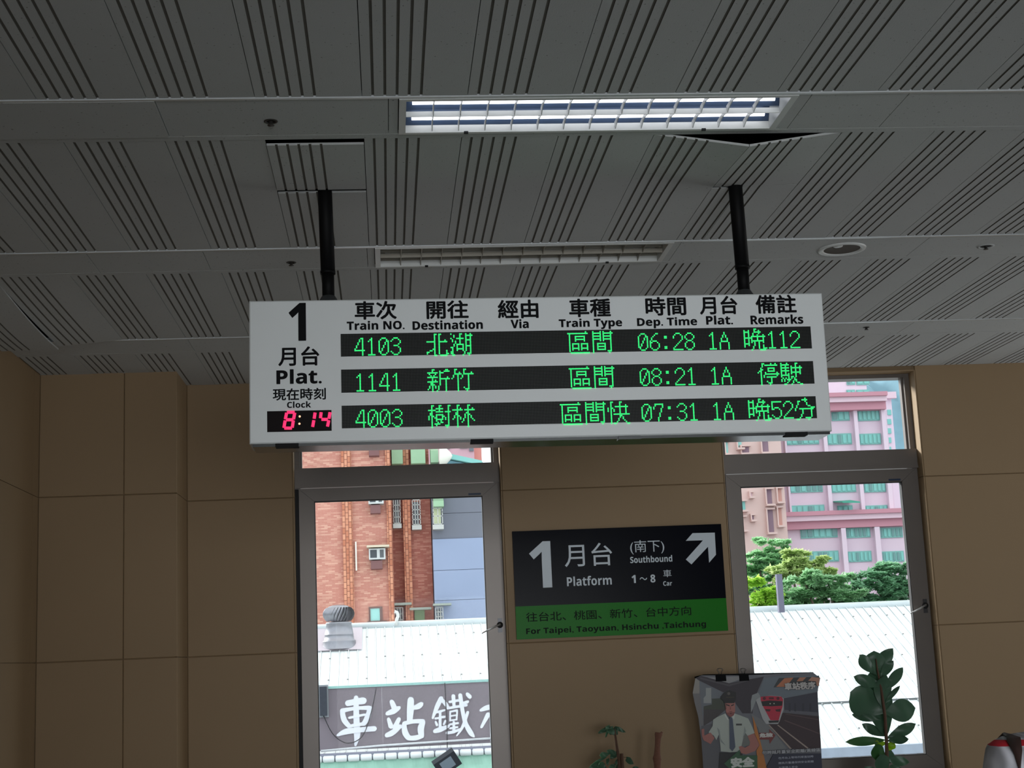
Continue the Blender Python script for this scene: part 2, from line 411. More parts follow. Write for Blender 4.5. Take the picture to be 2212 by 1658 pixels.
# windows ---------------------------------------------------------
YF = 9.055     # room face of the aluminium frames
def window(idx, W, bottom, latch_z):
    x0, x1 = W[0]+.006, W[1]-.006
    t = link('window_%d' % idx, None, kind='structure', O=Vector(((x0+x1)/2, YF, .75)))
    fr = MB(); fw = .032
    fr.box(x0, x0+fw, YF, YF+.1, .75, WT-.006); fr.box(x1-fw, x1, YF, YF+.1, .75, WT-.006)
    fr.box(x0+fw, x1-fw, YF, YF+.1, WT-.03, WT-.006); fr.box(x0+fw, x1-fw, YF, YF+.1, .75, .79)
    fr.build('window_frame', m_frame, t)
    tr = MB(); tr.box(x0+.001, x1-.001, YF-.022, YF+.1, 2.618, 2.733); tr.box(x0+.001, x1-.001, YF-.028, YF-.0221, 2.612, 2.630)
    tr.build('transom', m_frame, t)
    # fixed light above the transom
    lt = MB(); lt.box(x0+fw, x0+fw+.012, YF+.03, YF+.07, 2.733, WT-.03); lt.box(x1-fw-.012, x1-fw, YF+.03, YF+.07, 2.733, WT-.03)
    lt.build('glazing_bead', m_frame, t)
    box('pane', m_pane, t, x0+fw+.001, x1-fw-.001, YF+.048, YF+.053, 2.733, WT-.031)
    # opening sash: four mitred members
    sx0, sx1, sz0, sz1 = x0+.024, x1-.016, .79, 2.608
    gx0, gx1, gz0, gz1 = sx0+.092, sx1-.094, bottom, 2.53
    o_ = [(sx0, sz0), (sx1, sz0), (sx1, sz1), (sx0, sz1)]; i_ = [(gx0, gz0), (gx1, gz0), (gx1, gz1), (gx0, gz1)]
    names = ['bottom_rail', 'sash_stile', 'top_rail', 'sash_stile']
    for k in range(4):
        a, b_ = o_[k], o_[(k+1) % 4]; c, d = i_[(k+1) % 4], i_[k]; e = .0006
        sh = {0: ((e, 0), (-e, 0)), 1: ((0, e), (0, -e)), 2: ((-e, 0), (e, 0)), 3: ((0, -e), (0, e))}[k]
        p = [(a[0]+sh[0][0], a[1]+sh[0][1]), (b_[0]+sh[1][0], b_[1]+sh[1][1]), (c[0]+sh[1][0], c[1]+sh[1][1]), (d[0]+sh[0][0], d[1]+sh[0][1])]
        m = MB(); m.prism([(q[0], YF-.012, q[1]) for q in p][::-1], (0, .055, 0)); m.build(names[k], m_frame, t)
    s2 = MB()
    for (a, b_, c, d) in ((gx0-.001, gx0+.004, gz0, gz1), (gx1-.004, gx1+.001, gz0, gz1), (gx0, gx1, gz0-.001, gz0+.004), (gx0, gx1, gz1-.004, gz1+.001)):
        s2.box(a, b_, YF-.008, YF+.03, c, d)
    s2.box(sx1+.001, x1-.0315+.001, YF+.004, YF+.02, sz0, sz1); s2.box(x0+.0, sx0-.001, YF-.0015, YF+.0, sz0, sz1)
    s2.build('rubber_seal', m_seal, t)
    box('pane', m_pane, t, gx0+.001, gx1-.001, YF+.012, YF+.018, gz0+.001, gz1-.001)
    st = MB(); st.box(gx1-.085, gx1-.008, YF-.0135, YF-.0122, gz1+.006, gz1+.018)
    st.build('window_sticker', mat('blue_sticker', (20, 44, 74), rough=.4), t, label='small dark blue sticker on the sash top rail')
    # cam latch with its lever on the right stile
    la = MB(); hx = sx1-.018
    la.lathe((hx, YF-.0125, latch_z), [(.0, -.018), (.014, -.018), (.019, -.006), (.019, .0)], 16, axis=(0, 1, 0))
    la.box(hx-.013, hx+.013, YF-.016, YF-.012, latch_z-.045, latch_z+.04)
    h = la.build('latch', mat('dark_steel', (70, 70, 72), rough=.35, metal=.7), t)
    lv = MB(); lv.tube([(hx, YF-.03, latch_z+.004), (hx-.05, YF-.055, latch_z-.018), (hx-.115, YF-.06, latch_z-.045)], [.006, .0055, .004], 8)
    lv.build('latch_lever', mat('bright_lever', (205, 205, 205), rough=.3, metal=.5), h, label='pale lever sticking out from the latch')
    return t
window(1, W1, .79, 1.745)
window(2, W2, .862, 1.755)

# ================================================================ CEILING FIXTURES
m_white_metal = mat('white_enamel', (214, 216, 214), rough=.4, var=.03, scale=12)
m_reflector = mat('blue_reflector', (66, 84, 112), rough=.45, metal=.2, var=.35, scale=9)
m_mirror = mat('satin_reflector', (158, 153, 142), rough=.35, metal=.4, var=.15, scale=9)
m_tube_on = mat('tube_lit', (255, 255, 255), emit=(.93, .95, 1.0), estr=3.4)
m_tube_off = mat('tube_unlit', (190, 190, 184), rough=.35)
def louvre_light(name, x0, x1, y0, y1, lit, label):
    t = thing(name, ((x0+x1)/2, (y0+y1)/2, CZ), label, 'ceiling light', kind=None)
    f = MB(); w_ = .016
    f.box(x0, x1, y0, y0+w_, CZ-.006, CZ+.1); f.box(x0, x1, y1-w_, y1, CZ-.006, CZ+.1)
    f.box(x0, x0+w_+.006, y0+w_, y1-w_, CZ-.006, CZ+.1); f.box(x1-w_-.006, x1, y0+w_, y1-w_, CZ-.006, CZ+.1)
    f.box(x0+w_, x1-w_, y0+w_, y1-w_, CZ+.092, CZ+.1)
    f.build('housing', m_white_metal, t)
    xa, xb, ya, yb = x0+w_+.007, x1-w_-.007, y0+w_+.001, y1-w_-.001; ym = (ya+yb)/2
    mr = m_reflector if lit else m_mirror
    for (p, q) in ((ya, ym), (ym, yb)):          # parabolic trough over each lamp
        r = MB(); N = 8; pts = []
        for i in range(N+1):
            u = i/N; pts.append((p+(q-p)*u, CZ+.020+.068*(1-(2*u-1)**2)))
        vs = [(xa, a, b_) for a, b_ in pts]+[(xb, a, b_) for a, b_ in pts]
        r.add(vs, [(i, i+1, N+2+i, N+1+i) for i in range(N)], 0, True)
        r.build('reflector', mr, t)
        tb = MB(); c = (p+q)/2+(.042 if lit else 0); tb.tube([(xa+.02, c, CZ+.036), (xb-.02, c, CZ+.036)], .0085, 12)
        tb.build('fluorescent_tube', m_tube_on if lit else m_tube_off, t)
    lb = MB(); lb.box(xa, xb, ym-.0015, ym+.0015, CZ-.004, CZ+.014); lb.box(xa, xb, ya, ya+.003, CZ-.004, CZ+.014)
    lb.build('louvre_spine', m_white_metal if lit else m_mirror, t)
    for k in range(1, 14):
        x = xa+(xb-xa)*k/14
        for (p, q) in ((ya+.005, ym-.004), (ym+.004, yb-.005)):
            c = MB(); N = 6; vs = []
            for s in (-.0012, .0012):
                for i in range(N+1):
                    u = i/N; vs.append((x+s, p+(q-p)*u, CZ-.003+.010*(1-(2*u-1)**2)))
                for i in range(N+1):
                    u = i/N; vs.append((x+s*2, p+(q-p)*u, CZ+.020))
            n = 2*(N+1)
            fs = [(i, i+1, N+2+i, N+1+i) for i in range(N)]+[(n+N+1+i, n+N+2+i, n+i+1, n+i) for i in range(N)]+[(i, n+i, n+i+1, i+1) for i in range(N)]
            c.add(vs, fs); c.build('louvre_blade', m_white_metal if lit else m_mirror, t)
    for fx in (.17, .8):
        s = MB(); s.box(x0+(x1-x0)*fx, x0+(x1-x0)*fx+.014, y1-w_-.002, y1-w_+.006, CZ-.010, CZ-.003); s.build('catch', m_dark, t)
    return t
louvre_light('louvre_light', .078, 1.332, 4.325, 4.632, True, 'lit fluorescent louvre light with bluish reflectors above the departure board')
louvre_light('louvre_light', -.012, 1.252, 5.989, 6.296, False, 'unlit fluorescent louvre light in the ceiling strip just above the departure board top')
# small round fittings
def sprinkler(x, y, r, label, ring=False):
    t = thing('sprinkler_head', (x, y, CZ), label, 'sprinkler')
    m = MB(); m.lathe((x, y, CZ), [(r, 0), (r, -.003), (r*.72, -.004), (r*.66, .0)], 20)
    m.build('rosette', m_board if ring else mat('dusty_metal', (70, 68, 64), rough=.5, metal=.5), t)
    m = MB(); m.lathe((x, y, CZ), [(r*.66, -.0012), (.0, -.0012)], 20); m.build('recess', m_dark, t)
    m = MB(); m.lathe((x, y, CZ), [(.006, -.001), (.006, -.012), (.011, -.014), (.011, -.016), (0, -.016)], 12); m.build('nozzle', mat('dusty_metal', (70, 68, 64)), t)
sprinkler(-.326, 4.508, .022, 'dark round ceiling fitting left of the lit louvre light')
sprinkler(-.37, 6.195, .021, 'dark round ceiling fitting left of the left hanging pole')
sprinkler(2.683, 6.157, .038, 'small round ceiling fitting with pale rim, right of the large downlight', ring=True)
sprinkler(2.663, 7.776, .018, 'small dark ceiling fitting in the farthest strip, right of the board')
t = thing('downlight', (2.03, 6.156, CZ), 'round recessed downlight with a white ring right of the right hanging pole', 'downlight')
m = MB(); m.lathe((2.03, 6.156, CZ), [(.105, -.001), (.103, -.006), (.09, -.008), (.08, -.004), (.079, -.0015)], 40); m.build('ring', m_white_metal, t)
m = MB(); m.lathe((2.03, 6.156, CZ), [(.08, -.0025), (.05, -.002), (0, -.0018)], 40); m.build('reflector_dish', mat('bronze_reflector', (84, 77, 70), rough=.6, spec=.2), t)
m = MB(); m.lathe((1.995, 6.10, CZ), [(.022, -.002), (.02, -.006), (.0, -.008)], 20); m.build('lamp_cap', m_white_metal, t)

# ================================================================ DEPARTURE BOARD
TH = .0085
SO = Vector((.574, 5.15, 2.5615))
board = thing('departure_board', SO, 'long white hanging departure board with three green dot-matrix rows and a red clock', 'departure board')
m_sign = mat('sign_cream_enamel', (226, 230, 230), rough=.42, var=.03, scale=6)
m_black = mat('black_vinyl', (10, 11, 14), rough=.6, spec=.1)
m_ledbed = mat('led_bed', (13, 15, 14), rough=.5, spec=.12)
m_leddim = mat('led_unlit', (62, 64, 60), rough=.4)
m_ledon = mat('led_green', (20, 200, 90), emit=(.035, 1.0, .22), estr=1.15)
m_red = mat('led_red', (200, 30, 60), emit=(1.0, .035, .16), estr=1.1)
m_redbed = mat('clock_bed', (14, 3, 5), rough=.5, spec=.1)
m_under = mat('brushed_rail', (104, 106, 106), rough=.18, metal=1)
def S(px, py):
    p = onY(px, py, 5.15)-SO; return (p.x*math.cos(TH)-p.z*math.sin(TH), p.x*math.sin(TH)+p.z*math.cos(TH))
HW, HH, DP = 1.0335, .2545, .17
class LB(MB):
    """mesh built directly in a parent's local space"""
    def build(s, name, mats, parent=None, **k): return MB.build(s, name, mats, parent, org=world_org(parent), **k)
def loc_build(mb, name, mats, parent, root, **k):
    mb.v = [tuple(Vector(v)+world_org(root)) for v in mb.v]
    return mb.build(name, mats, parent, **k)
b = MB(); e = .012
pr = [(-HW, 0.004, -HH), (-HW+.004, 0, -HH+.004)]
b.add([(-HW,.004,-HH),(HW,.004,-HH),(HW,.004,HH),(-HW,.004,HH),(-HW+.004,0,-HH+.004),(HW-.004,0,-HH+.004),(HW-.004,0,HH-.004),(-HW+.004,0,HH-.004),
       (-HW,DP,-HH),(HW,DP,-HH),(HW,DP,HH),(-HW,DP,HH)],
      [(4,5,6,7),(0,1,5,4),(1,2,6,5),(2,3,7,6),(3,0,4,7),(1,0,8,9),(2,1,9,10),(3,2,10,11),(0,3,11,8),(8,11,10,9)])
loc_build(b, 'housing', m_sign, board, board)
b = MB(); b.box(-HW+.01, HW-.005, .012, DP-.01, -HH-.010, -HH); loc_build(b, 'bottom_rail', m_under, board, board)
for x in (-.905, -.225, .30, .905):
    b = MB(); b.box(x-.04, x+.04, .006, .05, -HH-.0125, -HH-.0005); loc_build(b, 'clip', m_dark if x != .30 else m_under, board, board)
# lettering
for body, xa, xb, yt, yb, bold in (
    ('1', 623.5, 661, 654, 736, .012), ('月台', 601, 690, 748, 790, .022), ('Plat.', 597, 695, 797, 829, .024),
    ('現在時刻', 589, 704, 838, 864, .022), ('Clock', 620, 672, 866.5, 880.5, .016),
    ('車次', 766, 857, 650, 690, .026), ('Train NO.', 749, 874, 692.5, 712, .032),
    ('開往', 921, 1012, 648.5, 688.5, .026), ('Destination', 891, 1043, 691.5, 711.5, .032),
    ('經由', 1075, 1163, 647, 687.5, .026), ('Via', 1103, 1142, 689, 709, .032),
    ('車種', 1229, 1319, 644.5, 684.5, .026), ('Train Type', 1207, 1344, 687.5, 711, .032),
    ('時間', 1394, 1482, 641, 681.5, .026), ('Dep. Time', 1376, 1506, 685, 708.5, .032),
    ('月台', 1511, 1593, 639, 679, .026), ('Plat.', 1525, 1583, 681, 701, .032),
    ('備註', 1632, 1720, 636.5, 677, .026), ('Remarks', 1621, 1735, 679.5, 700, .032)):
    xm = (xa+xb)/2; a = S(xa, (yt+yb)/2); c = S(xb, (yt+yb)/2); z1 = S(xm, yt)[1]; z0 = S(xm, yb)[1]
    fit_text('lettering', body, m_black, board, a[0], c[0], z0, z1, -.0007, bold)
# dot matrix -------------------------------------------------------
G = {
'北': '6,7,9,10|6,9|6,9|6,9|6,9,13|1-6,9-14|6,9|6,9|6,9|6,9|5,6,9|3,4,6,9,14|1,2,6,9,14|1,6,9,14,15|6,7,10-14',
'湖': '1,7,8,11,14|3,7,11-15|3,7,11,14|1,5-9,11,14|2,7,11-14|2,4,7,11,14|4,7,11,14|3,5-9,11,14|3,5,9,11-14|1,2,5,9,11,14|2,5-9,11,14|2,5,9,11,14|1,2,10,14|1,2,10,12-14|2,3,9,13',
'新': '4,5,13,14|4,9,12-15|1-7,9-11|2,6,9|3,5,9|1-7,9,14|4,9-15|4,6,9,13|1-7,9,13|3,4,9,13|3-5,9,13|2,4,6,8,13|2,4,6,8,13|1,4,8,13|4,7,13',
'竹': '3,4,9,10|3,9|3,6,9,14|3-7,9-15|2,5,8,12|2,5,8,12|1,5,7,12|5,12|5,12|5,12|5,12|5,12|5,9,12|5,10-12|5,11',
'樹': '3,4,8,9,14,15|3,8,14|3,6-10,14|1-5,8,14|3,6-10,12-15|2,3,14|2,3,6-10,14|1,3,4,6,10,11,14|1,3,5,6,10,12,14|1,3,6-10,12,14|3,6,9,14|3,7,9,10,14|3,5-8,14|3,6,12-14|3,13',
'林': '4,5,11,12|4,11|4,6,11,14|1-7,9-15|4,11|3,4,10,11|3,4,9,11,12|2,4,5,9,11,13|2,4,6,9,11,13|1,4,6,8,11,14|4,8,11,15|4,7,11|4,11|4,11|4,11',
'區': '12|0-13|1|1,5-11|1,5,11|1,5-11|1,5,11|1|1,3-7,9-13|1,3,7,9,13|1,3,7,9,13|1,3-7,9-13|1,3,7,9,13|1|2-14',
'間': '1,6,8,13|1-6,8-14|1,6,8,13|1-6,8-13|1,6,8,13|1-6,8-13|1,6,8,13|1,13|1,4-9,13|1,4,9,13|1,4-9,13|1,4,9,13|1,4-9,13|1,11-13|1,12',
'快': '2,3,8,9|2,8|2,8,12|2,5-13|0,2,3,8,12|0,2,4,8,12|0,2,4,8,12|2,8,12|2,4-14|2,8,9|2,8,10|2,7,10|2,7,11|2,6,12|2,4,5,13,14',
'晚': '7,8|0,3,7,10|0-3,7-11|0,3,6,10|0,3,6,9,13|0,3,5-14|0-5,9,13|0,3,5,9,13|0,3,5-13|0,3,5,7,10,13|0-3,7,10|0,3,7,10,13|0,6,10,13|6,10,13-15|5,11-14',
'停': '4,5,10,13|4,6-14|4|3,8-12|3,4,8,12|2,3,8-12|1,3,6,14|3,6-15|3,5,14|3,5,7-13|3,10|3,10|3,7,10|3,8-10|3,9',
'駛': '1,5,11,12|1-6,11|1,4,8,11,14|1-6,8-15|1,4,8,11,14|1-6,8,11,14|1,4,8-14|1,4,6,8,11,14|1-6,11|1,6,8,9,11|2,4,6,8,10|1,3,5-7,10,11|1,3,6,9,11|5,9,12,13|3,4,8,14,15',
'分': '7|5-8|2,3,7|2,8|2,8|1,9,10|1,11-13|0,3-11,12|0,5,11|5,11|5,11|4,11|4,11|3,7-10|1,2,9',
'0': '||2-4|1,5|0,5,6|0,4,6|0,4,6|0,3,6|0,3,6|0,2,6|0,2,6|0,1,6|1,5|2-4',
'1': '||3|2,3|1,3|3|3|3|3|3|3|3|3|1-5',
'2': '||2-4|1,5|0,6|0,6|6|5|4|3|2|1|0|0-6',
'3': '||2-4|1,5|0,6|6|5|2-4|5|6|6|0,6|1,5|2-4',
'4': '||4,5|3,5|3,5|2,5|2,5|1,5|1,5|0,5|0-6|5|5|5',
'5': '||0-6|0|0|0|0,2-4|0,1,5|6|6|6|0,6|1,5|2-4',
'6': '||4,5|3|2|1|1|0,2-4|0,1,5|0,6|0,6|0,6|1,5|2-4',
'7': '||1-6|1,6|0,6|0,5|5|5|4|4|4|3|3|3',
'8': '||2-4|1,5|0,6|0,6|1,5|2-4|1,5|0,6|0,6|0,6|1,5|2-4',
'A': '||3|3|2,4|2,4|1,5|1,5|1-5|0,6|0,6|0,6|0,6|0,6',
':': '||||2,3|2,3||||||2,3|2,3|'}
def dots(ch):
    for r, row in enumerate(G[ch].split('|')):
        for p in row.split(','):
            if not p: continue
            a, _, z = p.partition('-')
            for c in range(int(a), int(z or a)+1): yield r, c
ROWS = [('4103', 9), ('北湖', 56), ('區間', 152), ('06:28', 200), ('1A', 248), ('晚112', 273)], \
       [('1141', 9), ('新竹', 56), ('區間', 152), ('08:21', 200), ('1A', 248), ('停駛', 280)], \
       [('4003', 9), ('樹林', 56), ('區間快', 145), ('07:31', 200), ('1A', 248), ('晚52分', 273)]
LX0, LX1 = S(736, 745)[0], S(1756, 780)[0]
PX = (LX1-LX0)/320; PZ = .00540
for ri, (row, (tl, bl)) in enumerate(zip(ROWS, ((721, 770), (798, 848), (876, 925)))):
    zt, zb = S(736, tl)[1], S(736, bl)[1]
    m = MB(); m.box(LX0, LX1, -.0012, -.0002, zb, zt)
    panel = loc_build(m, 'led_panel', m_ledbed, board, board)
    lit = set()
    for txt, col in row:
        c0 = col
        for ch in txt:
            for r, c in dots(ch): lit.add((r, c0+c))
            c0 += 16 if ord(ch) > 999 else 8
    on, off = MB(), MB()
    for c in range(320):
        for r in range(-1, 15):
            x = LX0+(c+.5)*PX; z = zt-.0072-r*PZ
            if z < zb+.0005 or z > zt-.001:
                if (r, c) not in lit: continue
            if (r, c) in lit:
                q = .0024; on.add([(x+q*math.cos(a), -.0024, z+q*math.sin(a)) for a in [k*math.pi/4+.39 for k in range(8)]]+[(x+q*math.cos(a)*1.1, -.0011, z+q*math.sin(a)*1.1) for a in [k*math.pi/4+.39 for k in range(8)]],
                                   [(7, 6, 5, 4, 3, 2, 1, 0)]+[(k, (k+1) % 8, 8+(k+1) % 8, 8+k) for k in range(8)])
            else:
                q = .00125; off.add([(x-q, -.0016, z-q), (x+q, -.0016, z-q), (x+q, -.0016, z+q), (x-q, -.0016, z+q)], [(0, 1, 2, 3)])
    o = loc_build(on, 'lit_led', m_ledon, panel, board); o['kind'] = 'stuff'; o['label'] = 'glowing green dots spelling row: '+['4103 北湖 區間 06:28 1A 晚112', '1141 新竹 區間 08:21 1A 停駛', '4003 樹林 區間快 07:31 1A 晚52分'][ri]
    o = loc_build(off, 'unlit_led', m_leddim, panel, board); o['kind'] = 'stuff'
# clock
cx0, cz1 = S(577, 888); cx1, cz0 = S(716.5, 930)
m = MB(); m.box(cx0, cx1, -.0012, -.0002, cz0, cz1); clock = loc_build(m, 'clock_display', m_redbed, board, board, label='black clock window with red 8:14')
def C(x, y):      # zoom-crop coordinates on the clock face
    return S(570+x/13.01, 820+y/13.01)
def seg(pts, r):
    m = MB(); m.tube([(C(*p)[0], -.0030, C(*p)[1]) for p in pts], r, 8); return m
def segs(name, lst):
    m = MB()
    for pts in lst:
        q = [C(*p) for p in pts]
        m.tube([(a, -.0030, b_) for a, b_ in q], .0054, 8)
    m.v = [(x, -.0030+(y+.0030)*.3, z) for x, y, z in m.v]
    o = loc_build(m, name, m_red, clock, board)
segs('digit', [[(650, 915), (865, 915)], [(640, 930), (605, 1110)], [(870, 930), (835, 1110)], [(625, 1125), (830, 1125)], [(600, 1145), (565, 1350)], [(830, 1145), (800, 1345)], [(575, 1360), (790, 1360)]])
segs('digit', [[(1440, 925), (1415, 1095)], [(1405, 1140), (1372, 1325)]])
segs('digit', [[(1610, 915), (1592, 1080)], [(1620, 1115), (1800, 1115)], [(1860, 915), (1830, 1095)], [(1825, 1140), (1790, 1315)]])
m = MB()
for y in (1030, 1235):
    a = C(1008 if y < 1100 else 1000, y); m.lathe((a[0], -.0015, a[1]), [(.0038, 0), (.003, -.001), (0, -.0014)], 12, axis=(0, 1, 0))
loc_build(m, 'colon', mat('colon_dot', (255, 200, 170), emit=(1, .45, .25), estr=1.6), clock, board)
board.rotation_euler = (0, TH, 0)
# hanging poles
m_pole = mat('black_pole', (11, 11, 12), rough=.6, spec=.15, var=.2, scale=20)
for px, py, tx, ty, lab in ((710, 640, 700, 413, 'black hanging pole at the left end of the departure board'), (1607, 628, 1585, 404, 'black hanging pole at the right end of the departure board')):
    p = onY(px+4, py, 5.235); q = onZ(tx, ty, CZ); x = (p.x+q.x)/2; zt = 2.5615+HH-(x-SO.x)*TH
    t = thing('hanging_pole', (x, 5.24, CZ+.15), lab, 'pole', group=None)
    m = MB(); m.tube([(q.x, 5.245, CZ+.158), (x, 5.24, zt+.13)], .0262, 20); m.build('outer_tube', m_pole, t)
    m = MB(); m.tube([(x, 5.24, zt+.135), (x, 5.24, zt+.02)], .0222, 20); m.tube([(x, 5.24, zt+.13), (x, 5.24, zt+.118)], .0275, 20); m.build('inner_tube', m_pole, t)
    m = MB(); m.lathe((x, 5.24, zt), [(.05, .001), (.048, .006), (.034, .018), (.026, .032), (.0225, .036)], 24); m.build('flange', mat('worn_flange', (52, 54, 56), rough=.5, var=.4, scale=60), t)
m = MB()
for (a, b_, c, d) in ((-.372, -.048, 4.716, 4.722),): m.box(a, b_, c, d, CZ-.004, CZ+.01)

# ================================================================ PLATFORM SIGN
PY = 8.937
def Pp(x, y): p = onY(1090+x/4.337, 1110+y/4.337, PY); return p
c = [onY(1107, 1147, PY), onY(1558, 1132, PY), onY(1572, 1365, PY), onY(1114, 1378, PY)]
px0, px1, pz0, pz1, pzm = .761, 2.043, 1.652, 2.296, 1.847
ps = thing('platform_sign', ((px0+px1)/2, PY, (pz0+pz1)/2), 'black and green platform 1 direction sign on the beige wall between the windows', 'sign')
m = MB(); m.box(px0, px1, PY, YW-.001, pz0, pz1); m.build('backing', mat('sign_edge', (40, 42, 46), rough=.4), ps)
box('black_field', mat('gloss_navy_black', (9, 11, 20), rough=.22, spec=.04), ps, px0, px1, PY-.0015, PY, pzm, pz1)
box('green_field', mat('gloss_green', (38, 120, 36), rough=.25, spec=.04), ps, px0, px1, PY-.0015, PY, pz0, pzm)
m_grey = mat('reflective_white', (196, 206, 214), rough=.4)
m_dkgreen = mat('dark_green_print', (6, 26, 10), rough=.5, spec=.1)
for body, mm, x0, x1, yt, yb, bold in (
    ('1', m_grey, 233, 437, 255, 690, .0), ('月台', m_grey, 560, 1008, 272, 487, .004), ('Platform', m_grey, 583, 1003, 578, 668, .006),
    ('(南下)', m_grey, 1175, 1495, 242, 372, .0), ('Southbound', m_grey, 1175, 1570, 390, 452, .01),
    ('1', m_grey, 1190, 1228, 570, 645, .03), ('～', m_grey, 1265, 1335, 590, 618, .004), ('8', m_grey, 1365, 1412, 565, 640, .022),
    ('車', m_grey, 1485, 1562, 520, 590, .0), ('Car', m_grey, 1485, 1568, 627, 670, .006)):
    a = Pp(x0, (yt+yb)/2); b_ = Pp(x1, (yt+yb)/2); zt = Pp((x0+x1)/2, yt); zb = Pp((x0+x1)/2, yb); O = world_org(ps)
    fit_text('lettering', body, mm, ps, a.x-O.x, b_.x-O.x, zb.z-O.z, zt.z-O.z, PY-.0022-O.y, bold)
for body, x0, x1, yt, yb, bold in (('往台北、桃園、新竹、台中方向', 203, 1750, 922, 1010, .008), ('For Taipei, Taoyuan, Hsinchu ,Taichung', 203, 1890, 1068, 1141, .016)):
    a = Pp(x0, yb); b_ = Pp(x1, yb-60); zt = Pp(x0, yt); O = world_org(ps)
    fit_text('lettering', body, m_dkgreen, ps, a.x-O.x, b_.x-O.x, a.z-O.z, zt.z-O.z, PY-.0022-O.y, bold)
m = MB(); m.prism([Pp(*q)+Vector((0, -.0024, 0)) for q in [(1697,250),(1760,178),(1968,173),(1980,380),(1915,455),(1905,305),(1750,470),(1697,425),(1858,245)]][::-1], (0, .0006, 0))
m.build('arrow', m_grey, ps)

exec_outdoor = True
# ================================================================ OUTSIDE
m_ground = mat('asphalt', (120, 120, 118), rough=.9, var=.2, scale=.6)
g = box('ground', m_ground, None, -160, 220, 9.6, 420, -4.8, -4.5, kind='structure')
# --- long white metal roof
RY, RZ, SL = 34.0, 2.35, .464
ridge = Vector((0, RY, RZ)); rn = Vector((0, -SL, 1)).normalized()
def onRoof(px, py, up=0): return onP(px, py, ridge+rn*up, rn)
EY = 28.2; EZ = RZ-SL*(RY-EY)
RX0, RX1 = -8.0, 22.0
rb = thing('metal_roof_building', (7, 31, -4.5), 'long low building with a white ribbed metal roof beyond both windows', 'building')
m_roof = mat('white_roof_sheet', (232, 238, 238), rough=.45, var=.05, scale=1.2, stretch=(1, .25, 1))
m_rooft = mat('shaded_rib_flank', (172, 180, 182), rough=.6)  # darker tone on the rib flanks paints in their shading lines
SHW = .197*4
rib = .197
# corrugated sheets laid side by side, two lengths per run
nsh = int((RX1-RX0)/SHW)
phase = onRoof(785, 1400).x % rib
def sheet(ya, yb):
    m = MB(); pr = [(0, 0)]
    for k in range(4):
        x = rib*k; pr += [(x+rib*.42, 0), (x+rib*.46, .026), (x+rib*.54, .026), (x+rib*.58, 0)]
    pr.append((SHW-.003, 0)); vs = []
    for y in (ya, yb):
        for x, h in pr: vs.append((x, y+h*rn.y, RZ-SL*(RY-y)+h*rn.z))
    n = len(pr); m.add(vs, [(i, i+1, n+i+1, n+i) for i in range(n-1)])
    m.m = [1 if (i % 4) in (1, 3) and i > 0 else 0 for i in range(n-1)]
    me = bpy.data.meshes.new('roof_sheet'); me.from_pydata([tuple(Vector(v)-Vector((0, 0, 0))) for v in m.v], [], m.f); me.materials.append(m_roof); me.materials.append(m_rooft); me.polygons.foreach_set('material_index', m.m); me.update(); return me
YJ = onRoof(1880, 1512).y
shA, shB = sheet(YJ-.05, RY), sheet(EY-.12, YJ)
for v in shA.vertices: v.co.z += .012
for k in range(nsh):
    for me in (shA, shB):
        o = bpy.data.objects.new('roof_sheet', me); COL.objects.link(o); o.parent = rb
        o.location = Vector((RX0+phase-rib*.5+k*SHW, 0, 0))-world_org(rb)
zj = RZ-SL*(RY-YJ+.05); box('lap_shade_strip', mat('lap_edge_shade', (110, 114, 116), rough=.7), rb, RX0, RX1, YJ-.075, YJ-.05, zj+.012, zj+.036)  # dark strip paints in the shadow line where the sheets overlap
m = MB(); m.tube([(RX0, RY, RZ+.02), (RX1, RY, RZ+.02)], .095, 12); m.build('ridge_cap', mat('galv_ridge', (196, 206, 208), rough=.45, metal=.2, var=.1, scale=4), rb)
m = MB(); m.add([(RX0, RY, RZ-.02), (RX1, RY, RZ-.02), (RX1, RY+6, RZ-2.8), (RX0, RY+6, RZ-2.8)], [(0, 1, 2, 3)]); m.build('rear_slope', m_roof, rb)
m = MB(); m.box(RX0+.3, RX1-.3, EY+.3, RY+5.6, -4.5, EZ-.12); m.build('building_wall', mat('render_wall', (178, 176, 170), rough=.9), rb)
m = MB()
for row, (y_) in enumerate([RY-.55-.95*i for i in range(6)]):
    for k in range(int((RX1-RX0)/(rib*2))):
        x = RX0+phase-rib*.5+rib*.5+rib*2*k+(rib if row % 2 else 0)*.0; z = RZ-SL*(RY-y_)
        m.lathe(Vector((x, y_, z))+rn*.03, [(.023, 0), (.02, .016), (0, .02)], 6, axis=rn)
o = m.build('roof_screw', mat('screw_head', (120, 122, 122), rough=.5), rb); o['kind'] = 'stuff'
gt = MB(); gt.box(onRoof(1300, 1600).x, RX1, EY-.32, EY-.12, EZ-.2, EZ-.03); gt.build('gutter', mat('blue_grey_gutter', (150, 162, 176), rough=.6, var=.15, scale=6), rb)
